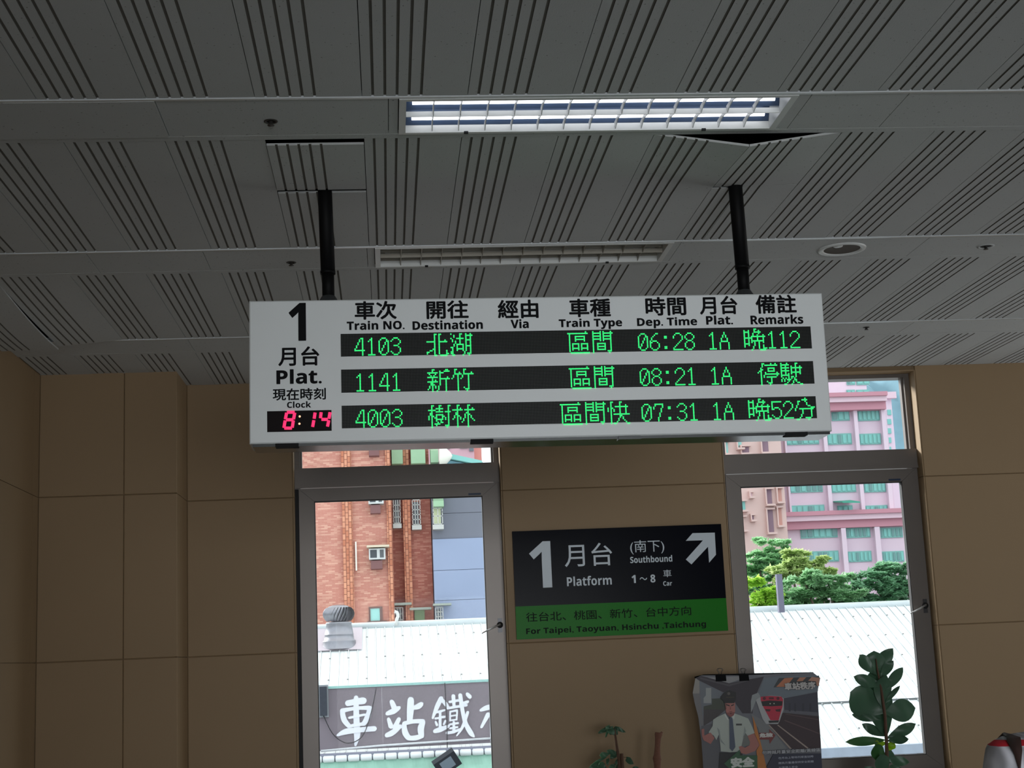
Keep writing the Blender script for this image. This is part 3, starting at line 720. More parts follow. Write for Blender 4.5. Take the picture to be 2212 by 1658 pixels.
# turbine ventilator on the roof
vp = onRoof(733, 1392)
tv = thing('turbine_vent', vp, 'silver turbine roof ventilator on the white metal roof', 'roof vent')
m_gal = mat('galvanised', (150, 150, 156), rough=.34, metal=.9, var=.15, scale=14)
hh = Vector((vp.x, vp.y, vp.z+.05))
m = MB(); a0 = vp+Vector((-.52, 0, 0))
m.add([p+rn*.05 for p in (vp+Vector((-.5, -.35, -.35*SL)), vp+Vector((.5, -.35, -.35*SL)), vp+Vector((.5, .75, .75*SL)), vp+Vector((-.5, .75, .75*SL)))], [(0, 1, 2, 3)])
m.build('flashing', mat('dull_flashing', (206, 196, 204), rough=.5, metal=.2), tv)
m = MB(); m.lathe(hh, [(.40, -.14), (.36, .02), (.365, .035), (.33, .05), (.315, .16), (.322, .17), (.315, .18), (.275, .40), (.285, .41), (.285, .43), (.24, .45)], 28); m.build('neck', m_gal, tv)
vh = hh+Vector((0, 0, .46))
for k in range(26):
    a = 2*math.pi*k/26; m = MB(); vs = []; N = 7
    for i in range(N+1):
        u = i/N; th = u*math.pi*.92+.12; r = .36*math.sin(th)**.7 if th < math.pi else .05; z = .23-.23*math.cos(th)*1.0
        z = .33*u; r = .215+.115*math.sin(math.pi*(u*.85+.1)) if u < .97 else .15
        tw = a+.45*u
        for s in (0, .17): vs.append(vh+Vector((math.cos(tw+s)*(r+(.02 if s == 0 else -.015)), math.sin(tw+s)*(r+(.02 if s == 0 else -.015)), z)))
    m.add(vs, [(2*i, 2*i+1, 2*i+3, 2*i+2) for i in range(N)], 0, True); m.build('vane', m_gal, tv)
m = MB(); m.lathe(vh, [(.25, .29), (.21, .325), (.13, .35), (0, .36)], 24); m.build('cap', m_gal, tv)
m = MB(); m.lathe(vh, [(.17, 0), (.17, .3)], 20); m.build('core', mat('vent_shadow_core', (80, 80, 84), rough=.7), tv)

# --- shop billboard in front of the eave
BY = 28.0
bx0, bx1 = onY(560, 1500, BY).x, onY(1230, 1480, BY).x
bz1 = onY(870, 1480, BY).z; bz0 = onY(870, 1613, BY).z
bb = thing('shop_billboard', ((bx0+bx1)/2, BY, bz0), 'grey shop billboard with white brush-written characters under the white roof', 'sign')
m_bb = mat('billboard_grey', (124, 116, 124), rough=.75, var=.08, scale=1.5)
for k, (a, b_) in enumerate(zip([bx0, onY(826, 1550, BY).x, onY(965, 1550, BY).x], [onY(826, 1550, BY).x, onY(965, 1550, BY).x, bx1])):
    box('billboard_panel', m_bb, bb, a+.001, b_-.001, BY, BY+.12, bz0, bz1)
box('top_trim', mat('teal_trim', (150, 196, 190), rough=.5), bb, bx0, bx1, BY-.02, BY+.14, bz1, bz1+.045)
def Z5(x, y, Y=BY): return onY(620+x/4.385, 1280+y/4.385, Y)
STROKES = {
'車': [[(575,1045,26),(640,1032,26),(725,1020,30)],[(655,990,20),(655,1100,24),(660,1250,27),(664,1350,27),(648,1442,10)],[(522,1115,20),(540,1200,24),(588,1262,20)],
      [(522,1115,20),(650,1092,15),(782,1088,20)],[(786,1090,20),(762,1180,25),(725,1240,20)],[(590,1182,11),(660,1168,10),(735,1152,11)],[(585,1264,14),(660,1248,14),(725,1240,16)],
      [(478,1348,10),(560,1312,25),(700,1296,22),(828,1285,23)]],
'站': [[(992,1030,20),(1012,1078,24)],[(950,1142,18),(1010,1118,25),(1062,1086,16)],[(962,1195,16),(985,1265,22)],[(1060,1195,18),(1020,1275,22)],[(945,1348,20),(1000,1322,24),(1072,1262,18)],
      [(1172,1012,28),(1168,1110,30),(1162,1212,24)],[(1185,1092,14),(1240,1076,24),(1272,1052,20)],[(1108,1238,18),(1118,1320,26),(1150,1372,24)],[(1108,1236,18),(1200,1216,18),(1288,1216,20)],
      [(1288,1222,22),(1266,1290,28),(1276,1350,22)],[(1150,1375,20),(1220,1372,22),(1280,1352,20)]],
'鐵': [[(1460,998,20),(1420,1080,20),(1380,1185,10)],[(1466,1010,15),(1510,1060,17),(1532,1084,7)],[(1412,1132,9),(1450,1122,11),(1492,1110,9)],[(1405,1190,9),(1492,1172,11)],[(1450,1120,11),(1450,1300,13)],
      [(1408,1220,9),(1420,1250,12)],[(1500,1210,9),(1485,1245,9)],[(1400,1310,18),(1460,1290,22),(1532,1260,12)],[(1575,975,17),(1582,1065,14)],[(1540,1032,11),(1630,1016,12)],
      [(1545,1130,8),(1545,1210,8)],[(1545,1125,8),(1610,1112,10)],[(1612,1115,8),(1606,1200,8)],[(1550,1166,7),(1605,1157,7)],[(1545,1208,7),(1605,1198,7)],[(1520,1092,11),(1700,1062,12)],
      [(1540,1246,9),(1620,1232,10)],[(1545,1282,9),(1615,1270,9)],[(1580,1222,11),(1580,1318,13)],[(1515,1326,13),(1580,1314,13),(1640,1290,10)],
      [(1640,968,18),(1660,1100,17),(1690,1230,19),(1740,1325,22),(1770,1358,10)],[(1640,1052,11),(1712,1030,13)],[(1708,958,16),(1732,984,18)],[(1712,1130,13),(1662,1270,13),(1606,1354,5)]],
'板': [[(1835,1112,12),(1890,1088,22),(1975,1068,20)],[(1905,1150,20),(1842,1270,12)],[(1940,1000,22),(1945,1400,18)],[(2010,1060,16),(2135,1035,14)],[(2010,1060,14),(1985,1340,10)],
      [(2030,1150,12),(2120,1135,14),(2030,1350,8)],[(2035,1180,10),(2150,1345,16)]]}
m_brush = mat('brush_white', (226, 230, 238), rough=.7)
def smoothpts(st):
    if len(st) < 3: return st
    out = []
    for i in range(len(st)-1):
        p0, p1, p2, p3 = st[max(i-1, 0)], st[i], st[i+1], st[min(i+2, len(st)-1)]
        for k in range(4):
            t = k/4; out.append(tuple(.5*((2*p1[j])+(-p0[j]+p2[j])*t+(2*p0[j]-5*p1[j]+4*p2[j]-p3[j])*t*t+(-p0[j]+3*p1[j]-3*p2[j]+p3[j])*t**3) for j in range(3)))
    out.append(st[-1]); return out
for ch, strokes in STROKES.items():
    m = MB(); li = 0
    for st in strokes:
        st = smoothpts(st); li += 1; Y = BY-.012-.0015*li
        def ws(p, Y=Y): q = Z5(p[0], p[1], Y); return Vector((q.x, Y, q.z))
        L, Rr = [], []
        for i, p in enumerate(st):
            a, b_ = st[max(i-1, 0)], st[min(i+1, len(st)-1)]; dx, dy = b_[0]-a[0], b_[1]-a[1]; l = math.hypot(dx, dy) or 1
            nx, ny = -dy/l, dx/l; p = (p[0], p[1], p[2]*1.1); L.append((p[0]+nx*p[2], p[1]+ny*p[2])); Rr.append((p[0]-nx*p[2], p[1]-ny*p[2]))
        def cap(c, fr, to):
            a0 = math.atan2(fr[1]-c[1], fr[0]-c[0]); a1 = math.atan2(to[1]-c[1], to[0]-c[0]); r = c[2]
            while a1 > a0: a1 -= 2*math.pi
            return [(c[0]+r*math.cos(a0+(a1-a0)*k/6), c[1]+r*math.sin(a0+(a1-a0)*k/6)) for k in range(1, 6)]
        n = len(L); vs = [ws(q) for q in L]+[ws(q) for q in Rr]
        m.add(vs, [(i, i+1, n+i+1, n+i) for i in range(n-1)])
        for c, fr, to in ((st[-1], L[-1], Rr[-1]), (st[0], Rr[0], L[0])):
            pts = [fr]+cap(c, fr, to)+[to]; m.add([ws(q) for q in pts], [tuple(range(len(pts)))])
    m.build('brush_character', m_brush, bb)
# cables over the billboard
m_cable = mat('black_cable', (40, 40, 44), rough=.6)
m = MB(); m.tube([Z5(*p, BY-.06) for p in smoothpts([(845,900,0),(800,1120,0),(730,1330,0),(640,1410,0),(540,1415,0),(430,1330,0),(345,1160,0)]) for p in [p[:2]]], .008, 5)
tag(m.build('sagging_cable', m_cable, None), 'thin dark cable sagging across the first brush characters', 'cable')
m = MB(); m.tube([Z5(1495, 850, BY-.06), Z5(1500, 1000, BY-.06), Z5(1515, 1200, BY-.06), Z5(1518, 1520, BY-.06)], .008, 5)
tag(m.build('hanging_cable', m_cable, None), 'thin dark cable hanging straight down over the third brush character', 'cable')
m = MB(); m.tube([Z5(320, 1497, BY-.05), Z5(900, 1445, BY-.05), Z5(1905, 1378, BY-.05)], .022, 6); m.tube([Z5(1905, 1378, BY-.05), Z5(1905, 1378, BY-.05)+Vector((1.2, 0, 0))], .022, 6)
tag(m.build('conduit', mat('white_conduit', (206, 210, 214), rough=.5), None), 'white conduit running along the foot of the grey billboard', 'conduit')
lp = Z5(342, 1025, BY-.08)
t = thing('wall_lamp', lp, 'small dark box lamp at the left end of the grey billboard', 'lamp')
box('lamp_body', mat('dark_lamp', (44, 50, 62), rough=.5, var=.4, scale=20), t, lp.x-.06, lp.x+.07, BY-.12, BY-.002, lp.z-.26, lp.z+.26)
box('lamp_frame', mat('grey_lamp_frame', (140, 146, 152), rough=.4), t, lp.x-.085, lp.x+.095, BY-.05, BY-.001, lp.z-.29, lp.z+.29)
# shop roof of white tile rolls and green awning under the billboard
AY = 27.75
aw = thing('shop_awning', (Z5(1100, 1600, AY).x, AY, Z5(1100, 1640, AY).z), 'pale green shop awning edged with white rolls below the billboard', 'awning')
xa, xb = Z5(100, 1600, AY).x, Z5(2700, 1600, AY).x; zr = Z5(1100, 1540, AY).z
n = 26; stp = .225; m_roll = mat('white_roll', (226, 232, 234), rough=.5, var=.1, scale=5)
rx = Z5(300, 1560, AY).x-.6
me0 = None
for k in range(n):
    x = rx+k*stp
    if me0 is None:
        m = MB(); m.tube([(0, 0, 0), (.02, 0, 0), (.19, 0, 0), (.205, 0, 0)], [.04, .062, .062, .045], 10); me0 = bpy.data.meshes.new('edge_roll'); me0.from_pydata(m.v, [], m.f); me0.materials.append(m_roll)
        me0.polygons.foreach_set('use_smooth', [True]*len(me0.polygons)); me0.update()
    o = bpy.data.objects.new('edge_roll', me0); COL.objects.link(o); o.parent = aw; o.location = Vector((x, AY, zr))-world_org(aw)
m = MB(); N = 120; vs = []
x0_, x1_ = rx-.1, rx+n*stp
for i in range(N+1):
    x = x0_+(x1_-x0_)*i/N; vs += [(x, AY+.02, zr-.05), (x, AY-.03+.02*math.sin(i*.9), zr-.22), (x, AY-.12, zr-.36), (x, AY-.12, zr-.43)]
m.add(vs, [(4*i+j, 4*i+j+1, 4*i+4+j+1, 4*i+4+j) for i in range(N) for j in range(3)]); m.build('awning_sheet', mat('pale_green_sheet', (150, 196, 178), rough=.6, var=.2, scale=5), aw)
box('back_board', mat('blue_grey_board', (138, 140, 156), rough=.7), aw, x0_, x1_, AY+.07, AY+.12, zr-.1, bz0-.04)
box('soffit', mat('brick_red_soffit', (150, 96, 92), rough=.8), aw, x0_, x1_, AY+.07, BY+.4, -4.5, zr-.45)
fp = Z5(1515, 1610, AY-.35)
t = thing('flood_lamp', fp, 'dark floodlight tilted on the green awning at the foot of the left window', 'lamp')
m = MB(); q = Matrix.Rotation(-.55, 3, 'Y') @ Matrix.Rotation(.5, 3, 'X')
for (a, b_, c, d, e_, f_) in ((-.22, .22, -.05, .08, -.16, .16),):
    m.box(a, b_, c, d, e_, f_)
m.v = [tuple(q @ Vector(v)+fp) for v in m.v]; m.build('lamp_head', mat('dark_lamp2', (36, 42, 50), rough=.45), t)
m = MB(); m.box(-.12, .12, -.056, -.05, -.10, .11); m.v = [tuple(q @ Vector(v)+fp) for v in m.v]; m.build('lamp_glass', mat('dusty_glass', (120, 134, 146), rough=.2), t)
m = MB(); m.tube([fp+Vector((0, .02, -.1)), fp+Vector((.02, .2, -.35))], .025, 8); m.build('bracket', m_cable, t)
# striped awning under the gutter, right window
sa = thing('striped_awning', (9, 27.6, EZ-.5), 'grey and white striped corrugated awning at the foot of the right window', 'awning')
x = onY(1740, 1630, 27.6).x-2.6; k = 0; zz = EZ-.22
while x < RX1-1:
    m = MB(); w_ = .27; vs = []
    for i in range(5):
        u = i/4; h = .035*math.sin(math.pi*u) if k % 2 else 0
        vs += [(x+w_*u, EY-.2, zz+h), (x+w_*u, EY-1.25, zz-.56+h)]
    m.add(vs, [(2*i, 2*i+1, 2*i+3, 2*i+2) for i in range(4)]); m.build('awning_strip', mat('strip_white', (228, 232, 238), rough=.5) if k % 2 else mat('strip_grey', (142, 138, 150), rough=.6), sa)
    x += w_; k += 1
# post on the ridge
pp = onY(1686, 1308, 33.6); pt = onY(1682, 1240, 33.6)
m = MB(); m.box(pp.x-.065, pp.x+.065, 33.5, 33.63, pp.z-.15, pt.z); tag(m.build('roof_post', mat('grey_post', (104, 104, 122), rough=.8), None), 'short grey post standing on the roof ridge before the trees', 'post')
# curved vent pipe over the ridge, left window
m = MB(); m.tube([onY(855.5, 1350, 33.9), onY(857, 1338, 33.9), onY(860, 1330, 33.9), onY(858, 1322, 33.9), onY(852, 1320, 33.9)], .035, 8)
tag(m.build('vent_pipe', mat('white_pipe', (214, 216, 212), rough=.5), None), 'white bent vent pipe at the roof ridge before the tiled building', 'pipe')

# --- tiled apartment building seen through the left window
TY = 45.0
tb = thing('tiled_apartment_building', (onY(780, 1300, TY).x, TY, -4.5), 'salmon tiled apartment building with barred windows in the left window view', 'building')
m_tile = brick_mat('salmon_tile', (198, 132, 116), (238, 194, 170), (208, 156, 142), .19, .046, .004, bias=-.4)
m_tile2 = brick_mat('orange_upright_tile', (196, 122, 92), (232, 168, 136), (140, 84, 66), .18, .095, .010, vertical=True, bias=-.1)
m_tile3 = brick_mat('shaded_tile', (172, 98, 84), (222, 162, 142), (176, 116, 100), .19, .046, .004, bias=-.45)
def colx(px, Y): return onY(px, 1200, Y).x
TOP = 14.0
def tblock(name, pa, pb, Y, depth, m_, zt=TOP, zb=-4.5):
    return box(name, m_, tb, colx(pa, Y), colx(pb, Y), Y, Y+depth, zb, zt)
tblock('tiled_wall', 600, 741, TY, 9, m_tile); tblock('tiled_wall', 763, 838, TY, 9, m_tile)
tblock('tiled_pier', 741, 763, TY-.16, 9, m_tile2); tblock('tiled_pier', 838, 849, TY-.12, 9, m_tile2)
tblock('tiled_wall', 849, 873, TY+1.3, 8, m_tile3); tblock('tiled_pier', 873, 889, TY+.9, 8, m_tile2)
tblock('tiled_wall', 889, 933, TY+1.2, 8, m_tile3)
m_cage = mat('window_cage', (186, 188, 184), rough=.4, metal=.3)
m_glassd = mat('dark_window', (104, 112, 120), rough=.1)
m_glasst = mat('teal_window', (150, 206, 200), rough=.15)
def cage(par, p0, p1, Y, nx=3, nz=5, glass=m_glassd, depth=.35):
    a = onY(*p0, Y); b_ = onY(*p1, Y); x0, x1, z1, z0 = a.x, b_.x, a.z, b_.z
    w_ = box('window', glass, par, x0+.03, x1-.03, Y-.03, Y+.02, z0+.03, z1-.03)
    m = MB(); r = .011
    for i in range(nx+1):
        x = x0+(x1-x0)*i/nx; m.box(x-r, x+r, Y-depth, Y-depth+.03, z0, z1)
    for i in range(nz+1):
        z = z0+(z1-z0)*i/nz; m.box(x0-r, x1+r, Y-depth, Y-depth+.03, z-r, z+r)
    for x in (x0, x1):
        for z in (z0, z1, (z0+z1)/2): m.box(x-r, x+r, Y-depth, Y, z-r, z+r)
    m.box(x0-.03, x1+.03, Y-depth-.02, Y, z0-.16, z0-.02)
    m.build('window_bars', m_cage, w_)
    return w_
cage(tb, (849, 1068), (865, 1131), TY+1.3); cage(tb, (890, 1082), (908, 1134), TY+1.2)
cage(tb, (852, 1313), (871, 1352), TY+1.3, 3, 3)
m_green_aw = mat('green_awning_sheet', (150, 186, 152), rough=.6, var=.1, scale=4)
def awn(p0, p1, Y, par=tb, m_=m_green_aw, out=.8, drop=.5, name='awning'):
    a = onY(*p0, Y); b_ = onY(*p1, Y); m = MB()
    m.prism([(a.x, Y, a.z), (a.x, Y-out, a.z-drop), (a.x, Y-out, b_.z), (a.x, Y, b_.z)], (b_.x-a.x, 0, 0)); return m.build(name, m_, par)
awn((845, 958), (870, 1006), TY+1.25, drop=.15, out=.6); awn((886, 964), (918, 1006), TY+1.1, drop=.2, out=.7); awn((928, 966), (946, 1004), TY+1.0, drop=.2, out=.7)
# air conditioners and small windows
def aircon(p0, p1, Y, canopy=True):
    a = onY(*p0, Y); b_ = onY(*p1, Y)
    w_ = box('air_conditioner', mat('ac_body', (196, 200, 200), rough=.5), tb, a.x, b_.x, Y-.45, Y, b_.z, a.z)
    xm = (a.x*2+b_.x*3)/5
    box('grille', mat('ac_grille', (64, 70, 76), rough=.5), w_, a.x+.04, xm-.06, Y-.46, Y-.44, b_.z+.05, a.z-.04)
    box('fan_opening', mat('ac_fan', (84, 88, 92), rough=.5), w_, xm+.03, b_.x-.05, Y-.46, Y-.44, b_.z+.05, a.z-.04)
    if canopy:
        box('canopy', mat('ac_canopy', (204, 192, 170), rough=.6), tb, a.x-.06, b_.x+.12, Y-.62, Y, a.z+.03, a.z+.09)
    box('bracket', mat('ac_bracket', (120, 84, 84), rough=.7), tb, a.x+.05, b_.x-.1, Y-.4, Y, b_.z-.28, b_.z-.03)
aircon((797, 1187), (833, 1209), TY); aircon((796, 1074), (829, 1090), TY, False); aircon((793, 955), (826, 967), TY, False)
a = onY(767, 1170, TY); b_ = onY(772, 1232, TY)
box('white_pipe', mat('white_plastic', (232, 232, 220), rough=.5), tb, a.x, b_.x-.005, TY-.1, TY, b_.z, a.z)
a = onY(800, 1314, TY); b_ = onY(821, 1340, TY); w_ = box('window', m_glasst, tb, a.x, b_.x, TY-.03, TY+.02, b_.z, a.z)
m = MB(); m.box(a.x-.05, a.x, TY-.06, TY, b_.z, a.z+.05); m.box(b_.x, b_.x+.08, TY-.06, TY, b_.z, a.z+.05); m.box(a.x, b_.x, TY-.06, TY, a.z, a.z+.05); m.box(a.x-.1, b_.x+.2, TY-.12, TY, b_.z-.15, b_.z); m.build('window_frame', mat('brown_frame', (110, 84, 80), rough=.6), w_)
a = onY(895, 1318, TY+1.2); b_ = onY(918, 1352, TY+1.2); box('green_door', mat('green_door', (132, 158, 116), rough=.6), tb, a.x, b_.x, TY+1.14, TY+1.2, b_.z, a.z)
box('door_canopy', mat('grey_canopy', (150, 160, 150), rough=.6), tb, a.x-.15, b_.x+.2, TY+.7, TY+1.2, a.z, a.z+.07)
a = onY(850, 1312, TY+1.3); box('window_canopy', mat('grey_canopy', (150, 160, 150), rough=.6), tb, a.x, a.x+.55, TY+.7, TY+1.3, a.z+.05, a.z+.12)
# blue-grey wall block beside it
WY = 45.6
bw = thing('blue_grey_building', (colx(990, WY), WY, -4.5), 'plain blue-grey walled building right of the salmon tiled building', 'building')
x0_, x1_ = colx(933, TY+1.2)+.02, colx(1300, WY)
zs = [-4.5, onY(990, 1295, WY).z, onY(990, 1230, WY).z, onY(990, 1162, WY).z]
m_blue = mat('blue_wall', (146, 160, 188), rough=.8, var=.05, scale=.8)
for z0, z1 in zip(zs[:-1], zs[1:]): box('wall_band', m_blue, bw, x0_, x1_, WY, WY+7, z0+.006, z1-.006)
m_cem = mat('stained_cement', (118, 122, 134), rough=.9, var=.25, scale=.5, stretch=(1, 1, .3))
zt = onY(1000, 1003, WY).z
box('cement_wall', m_cem, bw, x0_, x1_, WY+.05, WY+7, zs[-1], onY(990, 1107, WY).z-.006); box('cement_wall', m_cem, bw, x0_, x1_, WY+.05, WY+7, onY(990, 1107, WY).z+.006, zt)
# green bay cage with teal roof
cage(bw, (934, 1084), (955, 1134), WY+.05, 2, 3, glass=mat('yellowish_pane', (206, 214, 176), rough=.3), depth=.5)
awn((934, 1066), (957, 1098), WY, par=bw, out=.7, drop=.3)
cage(bw, (940, 1312), (957, 1352), WY, 3, 4)
a = onY(938, 1309, WY); box('window_canopy', mat('grey_canopy', (150, 160, 150), rough=.6), bw, a.x-.05, a.x+.5, WY-.6, WY, a.z, a.z+.06)
m_teal = mat('teal_roof', (128, 190, 184), rough=.6)
a = onY(957, 976, WY-.6); b_ = onY(1040, 994, WY-.6); m = MB()
m.prism([(a.x, WY-.6, a.z), (b_.x, WY-.6, b_.z), (b_.x+.1, WY-.6, b_.z-.16), (a.x, WY-.6, a.z-.16)], (0, 5, 0)); m.build('teal_roof', m_teal, bw)
m = MB(); m.prism([(a.x-.1, WY-.4, a.z-.16), (b_.x, WY-.4, b_.z-.16), (b_.x-.1, WY-.4, zt-.1), (a.x-.1, WY-.4, zt-.1)], (0, 4, 0)); m.build('roof_side', mat('blue_teal_side', (110, 150, 164), rough=.6, var=.3, scale=3), bw)
m = MB(); m.lathe(onY(949, 985, WY-.9), [(.3, 0), (.26, .2), (.1, .35), (0, .4)], 16, axis=(1, 0, 0)); m.build('white_scoop', mat('white_plastic', (232, 232, 220), rough=.5), bw)
# small distant pink flats between them
DY = 80
dp = thing('distant_pink_flats', (onY(1000, 980, DY).x, DY, -4.5), 'distant pink flats above the teal roof in the left window', 'building')
box('wall', mat('pink_render', (212, 172, 184), rough=.85), dp, onY(925, 970, DY).x, onY(1024, 970, DY).x, DY, DY+8, -4.5, onY(1000, 900, DY).z)
box('side_wall', mat('salmon_render', (220, 150, 140), rough=.85), dp, onY(1024, 970, DY).x, onY(1041, 970, DY).x, DY+.4, DY+8, -4.5, onY(1000, 900, DY).z)
for (a, b_, c, d) in ((960, 972, 955, 969), (993, 1010, 957, 968), (1013, 1023, 957, 974)):
    p = onY(a, c, DY); q = onY(b_, d, DY); box('window', m_glasst if a != 1013 else m_glassd, dp, p.x, q.x, DY-.1, DY, q.z, p.z)

# --- pink office block in the right window view
KY = 95.0
pk = thing('pink_office_block', (onY(1800, 1200, KY).x, KY, -4.5), 'tall pink office block with rows of teal windows in the right window view', 'building')
m_pink = mat('pink_tile', (226, 208, 222), rough=.8, var=.04, scale=.6)
m_pink2 = mat('pink_tile_spandrel', (220, 200, 214), rough=.8, var=.06, scale=.6)
m_maroon = mat('maroon_band', (196, 142, 156), rough=.8)
m_cornice = mat('pale_cornice', (226, 200, 212), rough=.7)
m_tan = mat('tan_pink_render', (214, 188, 182), rough=.85, var=.05, scale=.5)
m_tealw = mat('teal_glass', (122, 194, 186), rough=.2, spec=.5)
m_mull = mat('window_mullion', (120, 180, 172), rough=.4)
def kb(name, m_, pa, pb, yt, yb, Y0=KY, dep=.3, par=None, ym=None):
    a = onY(pa, yt, Y0); b_ = onY(pb, yb, Y0); return box(name, m_, par or pk, a.x, b_.x, Y0-dep, Y0+.05, b_.z, a.z)
zc1 = onY(1830, 861, KY).z; zc2 = onY(1830, 1112, KY).z; zc0 = onY(1830, 760, KY).z
xl, xr = onY(1688, 1000, KY).x, onY(1912, 900, KY).x
m = MB(); m.box(xl, xr+.1, KY, KY+20, zc2, zc1); m.build('tower_wall', m_pink2, pk)
m = MB(); m.box(xl-.4, onY(1960, 1150, KY).x+4, KY-.3, KY+20, -4.5, zc2); m.build('podium_wall', m_pink2, pk)
xt = onY(1893, 830, KY).x
m = MB(); m.box(onY(1690, 830, KY).x, xt, KY+2, KY+20, zc1, zc0); m.build('penthouse_wall', m_pink, pk)
for (yy, xr_) in ((861, 1915), (1112, 1975)):
    a = onY(1693, yy+(4 if yy < 900 else 3), KY-1)
    b_ = onY(xr_, yy, KY-1)
    for nm, mm, dz0, dz1, d in (('cornice_lip', m_maroon, -.05, .22, 1.3), ('cornice', m_cornice, -.38, -.05, 1.1), ('maroon_band', m_maroon, -.88, -.38, .8)):
        box(nm, mm, pk, a.x, b_.x, KY-d, KY+.1, (zc1 if yy < 900 else zc2)+dz0, (zc1 if yy < 900 else zc2)+dz1)
def win(pa, pb, yt, yb, Y=KY, n=5, split=None):
    a = onY(pa, yt, Y); b_ = onY(pb, yb, Y)
    w_ = box('window', m_mull, pk, a.x, b_.x, Y-.08, Y, b_.z, a.z)
    N = n
    for i in range(N):
        x0 = a.x+(b_.x-a.x)*i/N; x1 = a.x+(b_.x-a.x)*(i+1)/N
        box('pane', m_tealw if random.random() < (.9 if yt < 1130 else .5) else mat('teal_glass_dark', (104, 150, 148), rough=.12), w_, x0+.06, x1-.06, Y-.12, Y-.07, b_.z+.08, a.z-.08)
for yt, yb, xs in ((886, 908, ((1795, 1835), (1851, 1900))), (937, 959, ((1696, 1769), (1785, 1840), (1855, 1903))), (989, 1011, ((1700, 1773), (1789, 1845), (1860, 1908))),
                   (1041, 1062, ((1704, 1777), (1794, 1849), (1865, 1913))), (1092, 1107, ((1707, 1781), (1808, 1842), (1868, 1917)))):
    for a, b_ in xs: win(a, b_, yt, yb, n=6 if b_-a > 60 else (5 if b_-a > 42 else 3))
for yt, yb, xs in ((1140, 1160, ((1728, 1809), (1825, 1880), (1897, 1950))), (1191, 1212, ((1742, 1812), (1829, 1883), (1901, 1953)))):
    for a, b_ in xs: win(a, b_, yt, yb, Y=KY-.3, n=6)
for yt, yb in ((820, 831), (842, 854)):
    for a, b_ in ((1828, 1847), (1849, 1878)): win(a, b_, yt, yb, Y=KY+2, n=2)
# vertical piers and joints between the windows
for xa_, xb_ in ((1690, 1694), (1774, 1782), (1843, 1851), (1903, 1912)):
    a = onY(xa_+1, 950, KY); b_ = onY(xb_+1, 950, KY); box('pier', m_pink, pk, a.x, b_.x, KY-.45, KY, zc2, zc1-.8)
for xa_, xb_ in ((1812, 1822), (1884, 1895)):
    a = onY(xa_, 1180, KY); b_ = onY(xb_, 1180, KY); box('pier', m_pink, pk, a.x, b_.x, KY-.8, KY-.3, -4.5, zc2-.9)
a = onY(1810, 1087, KY-1); b_ = onY(1848, 1090, KY-1)
m = MB(); m.prism([(a.x, KY-2, a.z-.06), (b_.x, KY-2, a.z-.1), (b_.x, KY, a.z+.22), (a.x, KY, a.z+.18)], (0, 0, .08)); m.build('green_canopy', mat('green_canopy', (52, 160, 134), rough=.5), pk)
# lower left wing of the block with balcony recesses
LY = 92.0
lw = thing('tan_pink_tower', (onY(1640, 1100, LY).x, LY, -4.5), 'tan pink flats with dark balcony recesses left of the pink office block', 'building')
a = onY(1560, 1000, LY); b_ = onY(1690, 1000, LY)
box('wall', m_tan, lw, a.x-6, b_.x, LY, LY+18, -4.5, 26)
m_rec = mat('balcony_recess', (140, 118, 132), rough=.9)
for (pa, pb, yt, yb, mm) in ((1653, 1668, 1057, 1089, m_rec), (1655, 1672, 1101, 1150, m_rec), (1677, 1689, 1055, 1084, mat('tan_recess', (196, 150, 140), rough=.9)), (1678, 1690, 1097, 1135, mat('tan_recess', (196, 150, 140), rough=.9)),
                             (1600, 1610, 1083, 1102, m_tealw), (1599, 1610, 1117, 1145, m_tan), (1643, 1660, 945, 977, m_rec), (1591, 1602, 945, 968, m_glasst), (1600, 1618, 965, 979, m_rec), (1565, 1573, 955, 980, m_glasst),
                             (1622, 1628, 1113, 1123, m_rec), (1619, 1624, 1064, 1073, m_cornice), (1795, 1812, 825, 855, m_rec)):
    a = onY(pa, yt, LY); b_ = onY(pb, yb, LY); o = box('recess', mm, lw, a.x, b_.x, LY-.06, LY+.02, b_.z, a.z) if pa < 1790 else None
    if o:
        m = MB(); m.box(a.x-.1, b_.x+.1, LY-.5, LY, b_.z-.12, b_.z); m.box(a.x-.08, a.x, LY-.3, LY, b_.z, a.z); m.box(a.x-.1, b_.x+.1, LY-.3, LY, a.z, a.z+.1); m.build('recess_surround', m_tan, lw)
# far right wing
FY = 110.0
fw_ = thing('far_pink_wing', (onY(1925, 950, FY).x, FY, -4.5), 'farther pink wing with small teal windows at the right edge of the view', 'building')
a = onY(1908, 870, FY); b_ = onY(1934, 960, FY)
box('wall', m_pink, fw_, a.x, b_.x, FY, FY+16, -4.5, a.z+.3)
box('cornice', m_cornice, fw_, a.x, b_.x+.3, FY-.4, FY, a.z+.3, a.z+.8)
for yt in (885, 905, 925, 945, 965): a = onY(1916, yt, FY); b_ = onY(1925, yt+11, FY); box('window', m_tealw, fw_, a.x, b_.x, FY-.1, FY, b_.z, a.z)
# hill behind
hb = MB(); N = 40; HYY = 330
vs = []
for j in range(9):
    for i in range(N+1):
        x = 30+i*6.0; u = j/8
        top = 92+14*math.sin(i*.33)+6*math.sin(i*.9)-i*.25
        vs.append((x, HYY+j*14+3*math.sin(i*1.7+j), -5+(top+5)*math.sin(u*math.pi/2)+2.2*math.sin(i*2.3+j*1.9)*(u > 0)))
hb.add(vs, [(j*(N+1)+i, j*(N+1)+i+1, (j+1)*(N+1)+i+1, (j+1)*(N+1)+i) for j in range(8) for i in range(N)], 0, True)
tag(hb.build('wooded_hill', mat('hazy_forest', (112, 146, 160), rough=1, var=.35, scale=.12), None, kind='structure'), 'hazy blue-green wooded hill behind the pink block')

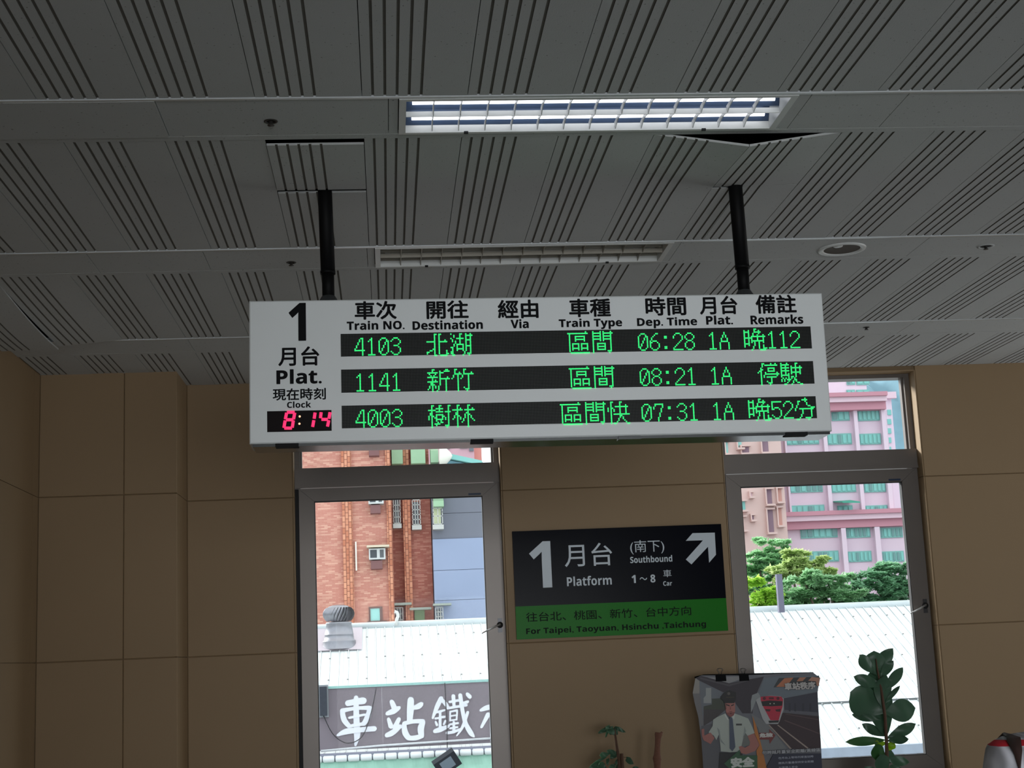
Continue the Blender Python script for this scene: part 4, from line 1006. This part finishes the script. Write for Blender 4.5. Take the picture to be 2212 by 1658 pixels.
# --- trees
def leaf_cloud(name, clusters, m_, n, size, par=None, seed=1):
    rnd = random.Random(seed); vs = []; fs = []; sub = []
    for c, r, sq in clusters:
        for _ in range(20):
            d = Vector((rnd.uniform(-1, 1), rnd.uniform(-1, 1), rnd.uniform(-1, 1)))
            sub.append((Vector(c)+Vector((d.x*r, d.y*r*.7, d.z*r*sq)), r*rnd.uniform(.18, .42), rnd.uniform(.22, .5)))
    clusters = sub
    for _ in range(n):
        c, r, sq = rnd.choice(clusters)
        while True:
            d = Vector((rnd.uniform(-1, 1), rnd.uniform(-1, 1), rnd.uniform(-1, 1)))
            if .2 < d.length < 1: break
        d = d.normalized()*(d.length**.45)
        p = Vector(c)+Vector((d.x*r, d.y*r*.8, d.z*r*sq))
        a = Vector((rnd.uniform(-1, 1), rnd.uniform(-1, 1), rnd.uniform(-.35, .35))).normalized(); b_ = a.cross(Vector((rnd.uniform(-.4, .4), rnd.uniform(-.4, .4), 1))).normalized()
        s = size*rnd.uniform(.6, 1.3); o = len(vs)
        vs += [p-a*s, p+b_*s*.45, p+a*s, p-b_*s*.45]; fs.append((o, o+1, o+2, o+3))
    me = bpy.data.meshes.new(name); me.from_pydata([tuple(v-(world_org(par) if par else Vector())) for v in vs], [], fs); me.materials.append(m_); me.update()
    o = link(name, me, par, O=world_org(par)); o['kind'] = 'stuff'; return o
GY = 52.0
tree_specs = [
 ('airy mid-green tree with a pointed crown left in the right window view', (160, 200, 158), [(1668, 1190, 32, .9), (1640, 1215, 32, .8), (1690, 1215, 30, .6), (1650, 1250, 40, .7), (1660, 1285, 44, .7)], 56, 9000),
 ('yellow-green feathery tree in the middle of the right window view', (190, 206, 150), [(1722, 1205, 26, .6), (1745, 1222, 34, .45), (1710, 1240, 40, .5), (1765, 1240, 32, .4)], 54, 6500),
 ('bright yellow-green leafy bush at the lower left of the right window view', (180, 212, 100), [(1630, 1275, 26, 1.), (1655, 1300, 26, .8), (1672, 1285, 16, 1.)], 49, 4000),
 ('dark green spreading tree in front of the pink block', (150, 190, 148), [(1740, 1262, 46, .6), (1790, 1262, 44, .5), (1715, 1295, 44, .6), (1780, 1298, 56, .5), (1830, 1300, 36, .6)], 51, 11000),
 ('layered dark green tree at the right side of the right window view', (136, 180, 146), [(1925, 1235, 34, .6), (1890, 1252, 44, .35), (1930, 1262, 40, .5), (1860, 1290, 44, .45), (1920, 1295, 44, .5), (1965, 1260, 44, .8)], 53, 11000)]
for i, (lab, colr, cl, Y, n) in enumerate(tree_specs):
    cs = []
    for (px, py, r, sq) in cl: c = onY(px, py, Y); cs.append((c, r/FPX*Y, sq))
    base = Vector((cs[-1][0].x, Y, -4.5)); t = thing('tree', base, lab, 'tree', 'trees beyond the white roof')
    leaf_cloud('foliage', cs, leafmat('leaf_%d' % i, colr, .5), int(n*1.7), .15, t, seed=i+3)
    m = MB(); m.tube([base, base+Vector((.1, 0, 2.5)), Vector(cs[-1][0])], [.22, .18, .1], 8)
    for c, r, s in cs[:4]: m.tube([base+Vector((.1, 0, 2.5)), (base+Vector((.1, 0, 2.5))+c)/2+Vector((0, 0, .4)), c], [.12, .09, .03], 6)
    m.build('trunk', mat('bark', (96, 84, 72), rough=.9), t)
# ================================================================ INDOOR FOREGROUND
# --- safety poster clipped to a stand
QY = 8.62
def A(x, y, d=0): return onY(1480+x/7.272, 1430+y/7.272, QY-d)
def B(x, y, d=0): return onY(1630+x/7.606, 1440+y/7.606, QY-d)
po = thing('safety_poster', onY(1640, 1800, QY), 'station safety poster of an officer and a red train clipped up between plant and wall', 'poster')
out = [A(160, 250), A(255, 203)]+[onY(1600, 1458, QY), B(960, 90), B(1080, 180), B(1035, 400), B(1040, 520), B(1060, 850), B(1090, 1250), B(1110, 1658), onY(1779, 1760, QY), onY(1782, 1880, QY), onY(1528, 1890, QY), onY(1524, 1760, QY),
       A(285, 1658), A(255, 1200), A(205, 850), A(150, 640), A(118, 480)]
m = MB(); m.prism([(p.x, QY, p.z) for p in out][::-1], (0, .002, 0)); m.build('poster_sheet', mat('poster_paper', (112, 114, 122), rough=.5, var=.12, scale=14), po)
LYR = [0]
def flat(frame, pts, rgb, name='print', rough=.5, circle=None):
    LYR[0] += 1; d = .0004*LYR[0]*.5+.0004
    if circle: pts = [(circle[0]+circle[2]*math.cos(k*math.pi/6), circle[1]+circle[2]*math.sin(k*math.pi/6)) for k in range(12)]
    P = [frame(*p, d) for p in pts]; m = MB(); n = len(P)
    m.add([(p.x, QY-d, p.z) for p in P], [tuple(range(n))])
    return m.build('print', mat('ink_%d_%d_%d' % rgb, rgb, rough=rough), po)
def ptext(frame, body, x0, x1, yt, yb, rgb, bold, outline=None):
    O = world_org(po)
    for (cl, bo, ex) in (([(outline, bold+.05, 4)] if outline else [])+[(rgb, bold, 0)]):
        LYR[0] += 1; d = .0004*LYR[0]*.5+.0004
        a = frame(x0-ex, yb+ex-(0), d); b_ = frame(x1+ex, yb+ex, d); c = frame(x0-ex, yt-ex, d)
        fit_text('lettering', body, mat('ink_%d_%d_%d' % cl, cl), po, a.x-O.x, b_.x-O.x, (a.z+b_.z)/2-O.z, (a.z+b_.z)/2+(c.z-a.z)-O.z, QY-d-O.y, bo)
flat(A, [(225,300),(610,420),(640,800),(290,960)], (112,118,126))
flat(A, [(325,400),(410,400),(410,640),(290,640),(290,560),(325,520)], (158,162,162))
flat(A, [(420,570),(600,560),(640,740),(290,740),(290,690),(420,660)], (66,72,60))
flat(A, [(290,740),(640,740),(450,900),(290,1000)], (66,60,62))
flat(A, [(118,480),(225,490),(290,960),(255,1010),(205,850),(150,640)], (118,116,118))
flat(A, [(160,250),(225,290),(225,488),(120,488)], (150,146,140))
flat(A, [(255,1000),(430,960),(540,1150),(550,1658),(285,1658)], (92,92,98))
flat(A, [(164,245),(250,210),(690,330),(830,300),(1235,225),(1060,640),(1060,800),(900,800),(790,640),(690,430),(600,470),(230,290)], (52,44,54))
flat(A, [(350,238),(1020,212),(690,325)], (150,150,152))
flat(A, [(240,235),(690,345),(1000,270),(1000,290),(690,375),(240,262)], (78,74,80))
flat(B, [(150,180),(400,150),(1062,140),(1040,400),(480,515),(440,480),(100,480),(60,440)], (112,122,132))
flat(B, [(-40,460),(60,420),(100,490),(20,560),(-60,760),(-60,560)], (150,156,158))
flat(B, [(310,335),(400,182),(1066,160),(1060,310)], (58,62,66))
flat(B, [(355,325),(490,185),(640,172),(520,325)], (192,120,84)); flat(B, [(690,235),(740,172),(850,168),(790,230)], (186,126,98)); flat(B, [(880,225),(940,162),(1072,178),(1055,310),(1020,310),(1010,235)], (190,138,116))
flat(B, [(480,515),(1036,412),(1045,800),(500,720)], (62,62,76))
flat(B, [(500,705),(1045,745),(1050,800),(500,740)], (98,98,108))
for x_ in (560, 650, 780, 900): flat(B, [(x_,600),(x_+30,590),(x_+32,730),(x_,725)], (50,50,64))
flat(B, [(225,930),(470,750),(1056,810),(1085,1345),(600,1345)], (58,40,46))
flat(B, [(-60,760),(170,900),(230,950),(525,1340),(120,1380),(60,1000),(-30,900)], (122,124,126))
for q in ([(370,955),(390,950),(890,1330),(860,1336)], [(225,950),(245,948),(612,1340),(578,1344)]): flat(B, q, (166,150,140))
for q in ([(480,880),(505,870),(1062,1085),(1058,1100)], [(500,775),(520,768),(1056,860),(1052,872)]): flat(B, q, (96,74,76))
flat(B, [(20,540),(80,500),(250,470),(430,480),(482,520),(475,700),(410,890),(385,935),(190,935),(130,850),(60,650)], (176,178,180))
flat(B, [(100,490),(250,474),(440,485),(470,530),(460,650),(395,875),(262,875),(140,650),(100,545)], (190,36,66))
flat(B, [(108,565),(250,548),(460,562),(450,635),(280,645),(130,640)], (22,16,20))
for c_ in ((160,515,26), (385,515,26)): flat(B, None, (90,20,38), circle=c_)
flat(B, [(235,497),(315,497),(315,530),(235,530)], (90,20,38)); flat(B, [(175,690),(265,695),(250,730),(190,725)], (70,22,32)); flat(B, [(340,700),(432,685),(420,735),(355,730)], (70,22,32))
for c_ in ((256,602,10), (320,600,10)): flat(B, None, (210,210,190), circle=c_)
flat(B, [(228,882),(402,876),(392,912),(240,918)], (36,34,38))
ptext(B, '車站秩序', 495, 1008, 248, 372, (196,192,190), .05, (50,44,44))
flat(A, [(1060,840),(1120,1000),(1210,1350),(1280,1658),(1300,1800),(1150,1800),(1120,1380),(1170,1300),(1090,1110)], (190,118,50))
flat(B, [(75,1080),(240,1080),(240,1020),(345,1120),(250,1262),(240,1192),(80,1192)], (122,50,48))
ptext(B, '危險', 80, 305, 1082, 1155, (206,204,200), .06)
flat(A, [(545,1410),(900,1410),(910,1800),(520,1800)], (20,24,28))
flat(A, [(880,1290),(930,1090),(1000,1150),(1040,1290),(900,1320)], (112,116,112))
SH = [(440,900),(500,860),(630,800),(690,900),(720,860),(770,800),(860,830),(990,880),(1040,980),(1092,1108),(980,1152),(935,1090),(890,1290),(860,1400),(700,1412),(560,1396),(552,1300),(530,1130),(490,1222),(450,1150),(368,1098),(430,1000)]
flat(A, SH, (176,184,176))
flat(A, [(500,1020),(540,1060),(560,1200),(640,1310),(560,1250),(530,1140)], (140,148,146)); flat(A, [(930,1000),(960,1080),(900,1200),(880,1290),(920,1100)], (146,154,150))
flat(A, [(630,800),(690,905),(660,900),(620,830)], (200,206,200)); flat(A, [(785,800),(770,900),(735,860)], (200,206,200))
flat(A, [(300,1150),(400,1100),(462,1188),(400,1282),(290,1222),(265,1160),(255,1050),(300,1040)], (168,106,98))
flat(A, [(980,1152),(1085,1112),(1168,1300),(1100,1392),(960,1442),(880,1425),(840,1325),(880,1312),(940,1340),(1010,1300),(1020,1250)], (168,108,98))
flat(A, [(640,770),(625,630),(785,630),(785,770),(765,830),(715,862),(665,820)], (176,112,104))
flat(A, [(640,790),(780,780),(765,830),(715,862),(665,825)], (140,80,76))
flat(A, [(625,640),(645,640),(650,740),(632,720)], (128,78,74))
flat(A, [(640,652),(700,672),(698,690),(645,672)], (40,26,26)); flat(A, [(722,672),(768,652),(765,672),(724,690)], (40,26,26)); flat(A, [(700,690),(712,690),(722,740),(706,742)], (140,80,76)); flat(A, [(692,770),(742,768),(740,776),(695,778)], (96,40,42)); flat(A, [(702,796),(732,796),(718,812)], (60,26,28))
flat(A, [(556,545),(620,470),(690,438),(800,468),(800,570),(785,610),(605,605),(565,575)], (18,16,18)); flat(A, [(605,590),(785,590),(772,640),(612,640)], (10,9,10)); flat(A, None, (96,90,84), circle=(685,490,24)); flat(A, [(640,540),(770,538),(772,556),(640,560)], (54,46,36))
flat(A, [(700,862),(735,862),(748,900),(790,1330),(742,1396),(700,1350),(694,900)], (74,84,104))
flat(A, [(800,962),(892,962),(892,990),(800,990)], (60,62,60))
flat(A, [(610,1590),(860,1368),(860,1460),(1135,1460),(1135,1760),(860,1760),(860,1810)], (46,92,60))
ptext(A, '安全', 720, 1098, 1485, 1650, (206,212,206), .07)
flat(B, [(310,1430),(1096,1418),(1120,1800),(200,1800),(200,1640)], (38,42,64))
ptext(B, '勿跨越月臺安全距離(黃線區', 125, 1088, 1352, 1422, (178,180,186), .03, (54,56,62))
ptext(B, '在月台上等待列車進站時', 390, 970, 1462, 1500, (164,168,182), .02); ptext(B, '應與月臺邊保持安全距離', 390, 975, 1544, 1582, (164,168,182), .02); ptext(B, '以策個人安全', 400, 715, 1626, 1662, (164,168,182), .02)
# the stand that carries the poster
st = thing('poster_stand', (po.location.x, QY+.03, 0), 'black rod stand behind the safety poster', 'stand')
tl, trr = A(165, 225), B(970, 88); xm = (tl.x+trr.x)/2
m = MB(); m.tube([(tl.x-.004, QY+.008, A(160, 240).z), (tl.x+.05, QY+.008, A(255, 206).z), (xm, QY+.008, onY(1640, 1455, QY).z), (trr.x, QY+.008, trr.z-.004)], .0055, 8); m.build('top_rod', m_pole, st)
m = MB(); m.tube([(xm, QY+.02, 1.36), (xm, QY+.03, .02)], .012, 10); m.build('upright', m_pole, st)
m = MB(); m.box(xm-.25, xm+.25, QY-.12, QY+.18, 0, .02); m.build('base', m_pole, st)
m_wire = mat('clip_wire', (70, 66, 62), rough=.3, metal=.6)
for (x0, x1, yt, yb, lab) in ((475, 635, 195, 292, 'left of the two black binder clips on top of the poster'), (845, 992, 190, 286, 'right of the two black binder clips on top of the poster')):
    a, b_ = A(x0, yt), A(x1, yb); t = thing('binder_clip', ((a.x+b_.x)/2, QY, b_.z), lab, 'binder clip')
    m = MB(); m.prism([(a.x, QY-.024, b_.z), (a.x, QY+.024, b_.z), (a.x, QY+.018, a.z), (a.x, QY-.018, a.z)], (b_.x-a.x, 0, 0)); m.build('clip_body', m_black, t)
    cx = (a.x+b_.x)/2; zt = a.z; hp = A((x0+x1)/2, 90).z
    for dy in (-.012, .012):
        w_ = .016; m = MB(); m.tube([(cx-.006, QY+dy*.6, zt-.005), (cx-.008, QY+dy, zt+(hp-zt)*.45), (cx-w_, QY+dy, zt+(hp-zt)*.7), (cx-w_*.8, QY+dy, hp-.004), (cx, QY+dy, hp), (cx+w_*.8, QY+dy, hp-.004), (cx+w_, QY+dy, zt+(hp-zt)*.7), (cx+.008, QY+dy, zt+(hp-zt)*.45), (cx+.006, QY+dy*.6, zt-.005)], .0014, 6)
        m.build('wire_handle', m_wire, t)

# --- plants
def leaf(par, p0, p1, wid, Y0, Y1, m_, bend=.15, n=10, cup=.25, name='leaf', face=None, pw=1.22):
    """p0,p1 world points (base, tip), width in metres; thin closed blade with midrib fold"""
    p0 = Vector(p0); p1 = Vector(p1); ax = p1-p0; L = ax.length; t = ax.normalized()
    side = t.cross(Vector((0, 1, 0))) if face is None else t.cross(face); side.normalize(); nrm = side.cross(t).normalized()
    m = MB(); vs = []; K = 5
    for s in (0, 1):
        for i in range(n+1):
            u = i/n; wv = (max(0, math.sin(math.pi*u**pw))**.72)*.5*wid+.0012
            c = p0+ax*u+nrm*(math.sin(math.pi*u)*bend*L)
            for k in range(K):
                v = (k/(K-1))*2-1
                vs.append(c+side*(wv*v)+nrm*(abs(v)*wv*cup)+nrm*(s*.0012)+nrm*(.004*math.sin(u*9+v*2)))
    fs = []
    for s in (0, 1):
        o = s*(n+1)*K
        for i in range(n):
            for k in range(K-1):
                f = (o+i*K+k, o+i*K+k+1, o+(i+1)*K+k+1, o+(i+1)*K+k); fs.append(f if s else f[::-1])
    m.add(vs, fs, 0, True); return m.build(name, m_, par)
ml_dark = leafmat('dark_leaf', (78, 112, 88), .34); ml_mid = leafmat('mid_leaf', (64, 110, 62), .3); ml_yel = leafmat('yellow_leaf', (150, 180, 50), .5)
m_stem = mat('brown_stem', (86, 60, 44), rough=.8, var=.3, scale=60)
m_pot = mat('terracotta', (150, 86, 62), rough=.8, var=.1, scale=10); m_soil = mat('soil', (50, 38, 30), rough=1)
def pot(par, x, y, r=.17, h=.32):
    m = MB(); m.lathe((x, y, 0), [(0, .001), (r*.72, .001), (r, h-.04), (r*1.08, h-.04), (r*1.08, h), (r*.96, h), (r*.94, h-.05)], 28); m.build('pot', m_pot, par)
    m = MB(); m.lathe((x, y, 0), [(r*.94, h-.04), (0, h-.03)], 24); m.build('soil', m_soil, par)
FY_ = 8.42
def Fp(x, y, Y=FY_): return onY(1800+x/6.185, 1390+y/6.185, Y)
bs = Fp(720, 1700)
fp_ = thing('fiddle_leaf_plant', (bs.x, FY_, 0), 'tall potted plant with big dark paddle leaves before the right window', 'plant')
pot(fp_, bs.x, FY_)
m = MB(); m.tube([(bs.x, FY_, .25), (bs.x-.01, FY_, .6), Fp(720, 1658), Fp(710, 1280), Fp(690, 950), Fp(640, 600), Fp(590, 350), Fp(570, 200)], [.016, .014, .012, .010, .009, .007, .005, .003], 8); m.build('stem', m_stem, fp_)
rnd = random.Random(5)
for (x0, y0, x1, y1, w_, mm) in (
    (600,430,545,92,250,0),(600,360,802,62,150,0),(560,400,350,150,130,0),(640,450,806,225,100,0),(640,560,272,440,125,0),(660,640,932,315,110,0),
    (700,920,225,650,330,0),(680,830,892,558,50,0),(690,920,1098,862,240,0),(640,1010,250,945,95,0),(705,1250,600,430,300,0),(650,620,560,330,240,0),(690,900,690,420,190,0),(700,1230,384,1068,100,0),
    (715,1265,1102,1068,120,0),(700,1285,168,1312,95,1),(720,1295,1005,1270,90,0),(715,1330,545,1330,70,2),(730,1420,820,1330,85,2),(700,1620,560,1345,150,1),
    (730,1600,780,1420,120,0),(720,1540,1015,1585,100,0),(700,1720,620,1480,170,0),(720,1780,900,1650,150,0),(700,1850,420,1640,120,0),(700,1980,960,1860,160,0),(700,2050,430,1900,170,0)):
    d0, d1 = 0, rnd.uniform(-.07, .07)
    leaf(fp_, Fp(x0, y0, FY_+d0), Fp(x1, y1, FY_+d1), 1.25*w_/6.185/FPX*FY_, 0, 0, (ml_dark, ml_mid, ml_yel)[mm], bend=rnd.uniform(-.08, .12), cup=rnd.uniform(.1, .35))
# small umbrella plant and cut stem
GY_ = 8.55
def Gp(x, y, Y=GY_): return onY(1260+x/11.06, 1550+y/11.06, Y)
b2 = Gp(900, 1500)
up_ = thing('umbrella_plant', (b2.x, GY_, 0), 'small potted plant with drooping umbrella leaves at the bottom below the platform sign', 'plant')
pot(up_, b2.x, GY_, .085, .25)
m = MB(); m.tube([(b2.x, GY_, .24), (b2.x, GY_, .6), Gp(880, 1400), Gp(850, 1000), Gp(790, 600), Gp(745, 260)], [.011, .011, .0105, .009, .007, .005], 8)
m.build('stem', m_stem, up_)
m = MB(); m.tube([(b2.x+.01, GY_-.015, .24), Gp(950, 1400), Gp(930, 1100), Gp(915, 850)], [.011, .011, .0095, .0095], 8); m.build('stem', m_stem, up_)
for (x0, y0, x1, y1, w_) in ((720,205,350,362,95),(700,200,655,392,190),(760,205,1005,345,80),(770,205,862,320,35),(620,205,535,465,45),(740,210,810,405,100),(640,170,560,260,80),
                             (840,860,560,785,110),(830,830,640,965,130),(640,860,400,900,120),(560,930,225,1110,55),(600,960,575,1130,70),(520,1090,140,1194,160),(560,1240,380,1080,160),(800,980,850,1110,130),
                             (1030,940,1190,1110,130),(1180,1190,1320,1190,70),(780,1100,620,1230,110),(860,1150,780,1260,90),(900,1250,1150,1330,140),(850,1350,560,1400,160),(900,1450,1200,1560,160),(850,1500,500,1620,170)):
    d1 = rnd.uniform(-.05, .05); leaf(up_, Gp(x0, y0), Gp(x1, y1, GY_+d1), w_/11.06/FPX*GY_, 0, 0, ml_dark, bend=rnd.uniform(.05, .2), cup=rnd.uniform(.1, .35))
m = MB(); m.tube([Gp(930, 920), Gp(1040, 950)], .0012, 5); m.build('petiole', m_stem, up_)
b3 = Gp(1765, 1600)
cs_ = thing('cut_stem_plant', (b3.x, GY_, 0), 'bare brown cut-back plant stem left of the safety poster', 'plant')
pot(cs_, b3.x, GY_, .085, .25)
P_ = [(b3.x, GY_, .25), Gp(1770, 1600), Gp(1772, 1250), Gp(1765, 1060), Gp(1758, 960), Gp(1765, 880), Gp(1772, 700), Gp(1778, 560), Gp(1785, 470), Gp(1795, 400), Gp(1800, 345)]
m = MB(); k_ = GY_/FPX/11.06; m.tube(P_, [72*k_, 72*k_, 72*k_, 84*k_, 98*k_, 78*k_, 64*k_, 66*k_, 72*k_, 90*k_, 80*k_], 12)
m.tube([Gp(1820, 420), Gp(1885, 335)], [30*k_, 26*k_], 8); m.tube([Gp(1820, 1020), Gp(1865, 995)], [14*k_, 10*k_], 6); m.tube([Gp(1740, 930), Gp(1690, 890)], [60*k_, 30*k_], 8)
m.build('stem', mat('reddish_bark', (116, 78, 62), rough=.85, var=.3, scale=90), cs_)

# ---------------------------------------------------------------- person at the right edge (only a shoulder shows in the photograph)
HYp = 3.2
sh = onY(2212, 1557, HYp); foot = Vector((sh.x+.172, HYp+.03, 0))
person = thing('person', foot, 'person in a white red-striped shirt, only the shoulder showing at the bottom right corner', 'person')
def skin_obj(name, nodes, edges, m_, par, sub=2, shade=True):
    me = bpy.data.meshes.new(name); me.from_pydata([n[0] for n in nodes], edges, [])
    o = bpy.data.objects.new(name+'_tmp', me); COL.objects.link(o)
    md = o.modifiers.new('skin', 'SKIN'); md.use_smooth_shade = True
    for i, n in enumerate(nodes): me.skin_vertices[0].data[i].radius = n[1] if hasattr(n[1], '__len__') else (n[1], n[1])
    me.skin_vertices[0].data[0].use_root = True
    s = o.modifiers.new('sub', 'SUBSURF'); s.levels = sub; s.render_levels = sub
    bpy.context.view_layer.update(); dg = bpy.context.evaluated_depsgraph_get(); mm = bpy.data.meshes.new_from_object(o.evaluated_get(dg)); bpy.data.objects.remove(o)
    mm.materials.clear(); mm.materials.append(m_); mm.polygons.foreach_set('use_smooth', [True]*len(mm.polygons))
    r = bpy.data.objects.new(name, mm); COL.objects.link(r); r.parent = par; ORG[r.name] = world_org(par); return r
z0 = sh.z-1.376     # shift so the shoulder meets the photograph
m_skin = mat('skin', (190, 140, 112), rough=.5, var=.05, scale=30)
Zs = lambda z: z+z0
N = [((0, 0, Zs(.95)), (.14, .10)), ((0, 0, Zs(1.12)), (.13, .10)), ((0, .01, Zs(1.26)), (.145, .105)), ((0, .01, Zs(1.335)), (.09, .07)), ((0, .0, Zs(1.40)), (.062, .062)), ((0, -.012, Zs(1.47)), (.07, .085)), ((0, -.015, Zs(1.56)), (.094, .112)), ((0, -.005, Zs(1.64)), (.082, .10)),
     ((-.180, .01, Zs(1.27)), (.05, .048)), ((-.225, .03, Zs(1.04)), (.042, .042)), ((-.215, -.03, Zs(.82)), (.03, .032)), ((-.215, -.05, Zs(.75)), (.022, .03)),
     ((.180, .01, Zs(1.27)), (.05, .048)), ((.225, .03, Zs(1.04)), (.042, .042)), ((.215, -.03, Zs(.82)), (.03, .032)), ((.215, -.05, Zs(.75)), (.022, .03)),
     ((-.09, 0, Zs(.82)), (.085, .085)), ((-.095, -.01, .45), (.055, .06)), ((-.095, .02, .09), (.036, .04)), ((-.10, -.13, .035), (.035, .028)),
     ((.09, 0, Zs(.82)), (.085, .085)), ((.095, -.01, .45), (.055, .06)), ((.095, .02, .09), (.036, .04)), ((.10, -.13, .035), (.035, .028))]
E_ = [(0,1),(1,2),(2,3),(3,4),(4,5),(5,6),(6,7),(2,8),(8,9),(9,10),(10,11),(2,12),(12,13),(13,14),(14,15),(0,16),(16,17),(17,18),(18,19),(0,20),(20,21),(21,22),(22,23)]
skin_obj('body', N, E_, m_skin, person)
for sgn in (-1, 1):      # hands: four fingers and a thumb on each palm
    bx, by, bz = sgn*.215, -.05, Zs(.75)
    nn = [((bx, by, bz+.02), (.018, .028))]; ee = []
    for j, (dy, ln) in enumerate(((-.024, .068), (-.008, .078), (.008, .073), (.022, .058))):
        k = len(nn); nn += [((bx, by+dy*.8, bz-.03), .010), ((bx-sgn*.006, by+dy, bz-.03-ln*.5), .0085), ((bx-sgn*.018, by+dy, bz-.03-ln), .007)]; ee += [(0, k), (k, k+1), (k+1, k+2)]
    k = len(nn); nn += [((bx-sgn*.012, by-.034, bz-.01), .011), ((bx-sgn*.02, by-.046, bz-.045), .009)]; ee += [(0, k), (k, k+1)]
    skin_obj('hand', nn, ee, m_skin, person, 1)
zz = sh.z
navy, red_ = (34, 44, 78), (190, 26, 44)
shirt_m = stripe_mat('striped_shirt', (214, 214, 222), [(zz-.045-.006, zz-.045+.006, red_), (zz-.022, zz-.014, navy), (zz-.19, zz-.178, red_), (zz-.25, zz-.236, navy), (zz-.33, zz-.32, red_), (zz-.40, zz-.386, navy)])
NS = [((0, 0, Zs(.74)), (.20, .15)), ((0, 0, Zs(1.05)), (.165, .125)), ((0, .01, Zs(1.25)), (.165, .125)), ((0, .01, Zs(1.345)), (.122, .092)), ((0, .005, Zs(1.385)), (.075, .067)),
      ((-.188, .01, Zs(1.272)), (.100, .088)), ((-.222, .025, Zs(1.12)), (.078, .07)), ((.188, .01, Zs(1.272)), (.100, .088)), ((.222, .025, Zs(1.12)), (.078, .07))]
shirt_o = skin_obj('shirt', NS, [(0,1),(1,2),(2,3),(3,4),(2,5),(5,6),(2,7),(7,8)], shirt_m, person)
NT = [((0, 0, Zs(.93)), (.152, .115)), ((-.09, 0, Zs(.80)), (.095, .095)), ((-.095, -.01, .45), (.07, .075)), ((-.095, .02, .12), (.058, .06)), ((.09, 0, Zs(.80)), (.095, .095)), ((.095, -.01, .45), (.07, .075)), ((.095, .02, .12), (.058, .06))]
skin_obj('trousers', NT, [(0,1),(1,2),(2,3),(0,4),(4,5),(5,6)], mat('dark_trousers', (40, 42, 50), rough=.9), person)
for sgn in (-1, 1): skin_obj('shoe', [((sgn*.097, .03, .04), (.045, .035)), ((sgn*.1, -.07, .035), (.042, .03)), ((sgn*.102, -.15, .03), (.035, .024))], [(0,1),(1,2)], mat('dark_shoe', (30, 28, 28), rough=.6), person, 1)
m = MB(); vs = []; NU, NV = 24, 14
for j_ in range(NV+1):
    th = math.pi*.62*j_/NV
    for i_ in range(NU):
        a = 2*math.pi*i_/NU; low = 1 if math.sin(a) > -.25 else .62
        t_ = th*low; vs.append(foot+Vector((.086*math.sin(t_)*math.cos(a), .005+.104*math.sin(t_)*math.sin(a), Zs(1.575)+.098*math.cos(t_))))
m.add(vs, [(j_*NU+i_, (j_+1)*NU+i_, (j_+1)*NU+(i_+1) % NU, j_*NU+(i_+1) % NU) for j_ in range(NV) for i_ in range(NU)], 0, True)
m.build('hair', mat('black_hair', (24, 20, 20), rough=.5), person)
m = MB()
for sx_ in (-.028, .028): m.lathe((sx_, -.105, Zs(1.555)), [(.011, 0), (.008, -.004), (0, -.006)], 10, axis=(0, 1, 0))
m.v = [tuple(Vector(v)+foot) for v in m.v]; m.build('eyes', mat('eye_dark', (30, 24, 22), rough=.2), person)
m = MB(); m.tube([(0, -.105, Zs(1.56)), (0, -.128, Zs(1.52)), (0, -.112, Zs(1.512))], [.007, .012, .008], 8); m.v = [tuple(Vector(v)+foot) for v in m.v]; m.build('nose', m_skin, person)
m = MB(); m.tube([(-.022, -.103, Zs(1.487)), (0, -.110, Zs(1.486)), (.022, -.103, Zs(1.487))], [.003, .005, .003], 6); m.v = [tuple(Vector(v)+foot) for v in m.v]; m.build('mouth', mat('lips', (160, 90, 84), rough=.5), person)
# bag strap over the shoulder and the bag it carries
bg_ = thing('shoulder_bag', foot+Vector((-.30, -.05, .95)), 'dark brown shoulder bag with its strap over the striped shirt', 'bag')
pts = [(-.205, -.12, .90), (-.20, -.12, 1.0), (-.19, -.12, 1.12), (-.18, -.12, 1.22), (-.168, -.12, 1.30), (-.156, -.09, 1.36), (-.146, -.05, 1.40), (-.140, .0, 1.41), (-.142, .05, 1.40), (-.15, .10, 1.35), (-.17, .13, 1.25), (-.19, .13, 1.1), (-.205, .13, .90)]
from mathutils.bvhtree import BVHTree
bv = BVHTree.FromPolygons([v.co.copy() for v in shirt_o.data.vertices], [tuple(p.vertices) for p in shirt_o.data.polygons])
m = MB(); vs = []
for x, y, z in [(a-.062, b_, c) for a, b_, c in pts]:
    rows = []
    for dx in (-.010, .010):
        q = Vector((x+dx, y, Zs(z))); hit, nr, _, _ = bv.find_nearest(q)
        rows.append((foot+hit+nr*.006, foot+hit+nr*.0015))
    vs += [rows[0][0], rows[1][0], rows[1][1], rows[0][1]]
bt = foot+Vector((-.275, .10, Zs(.93)))
e4 = [bt+Vector(q) for q in ((-.01, -.01, 0), (.01, -.01, 0), (.01, -.006, 0), (-.01, -.006, 0))]
vs = [q+Vector((0, -.03, 0)) for q in e4]+vs+[q+Vector((0, .05, 0)) for q in e4]
n = len(pts)+2; m.add(vs, [(4*i+a, 4*i+(a+1) % 4, 4*i+4+(a+1) % 4, 4*i+4+a) for i in range(n-1) for a in range(4)], 0, True)
m.build('strap', mat('brown_leather', (58, 40, 36), rough=.6, var=.2, scale=50), bg_)
m = MB(); c = foot+Vector((-.285, .10, Zs(.80))); m.box(c.x-.04, c.x+.03, c.y-.15, c.y+.15, c.z-.14, c.z+.14); m.build('bag_body', mat('brown_leather', (58, 40, 36)), bg_)
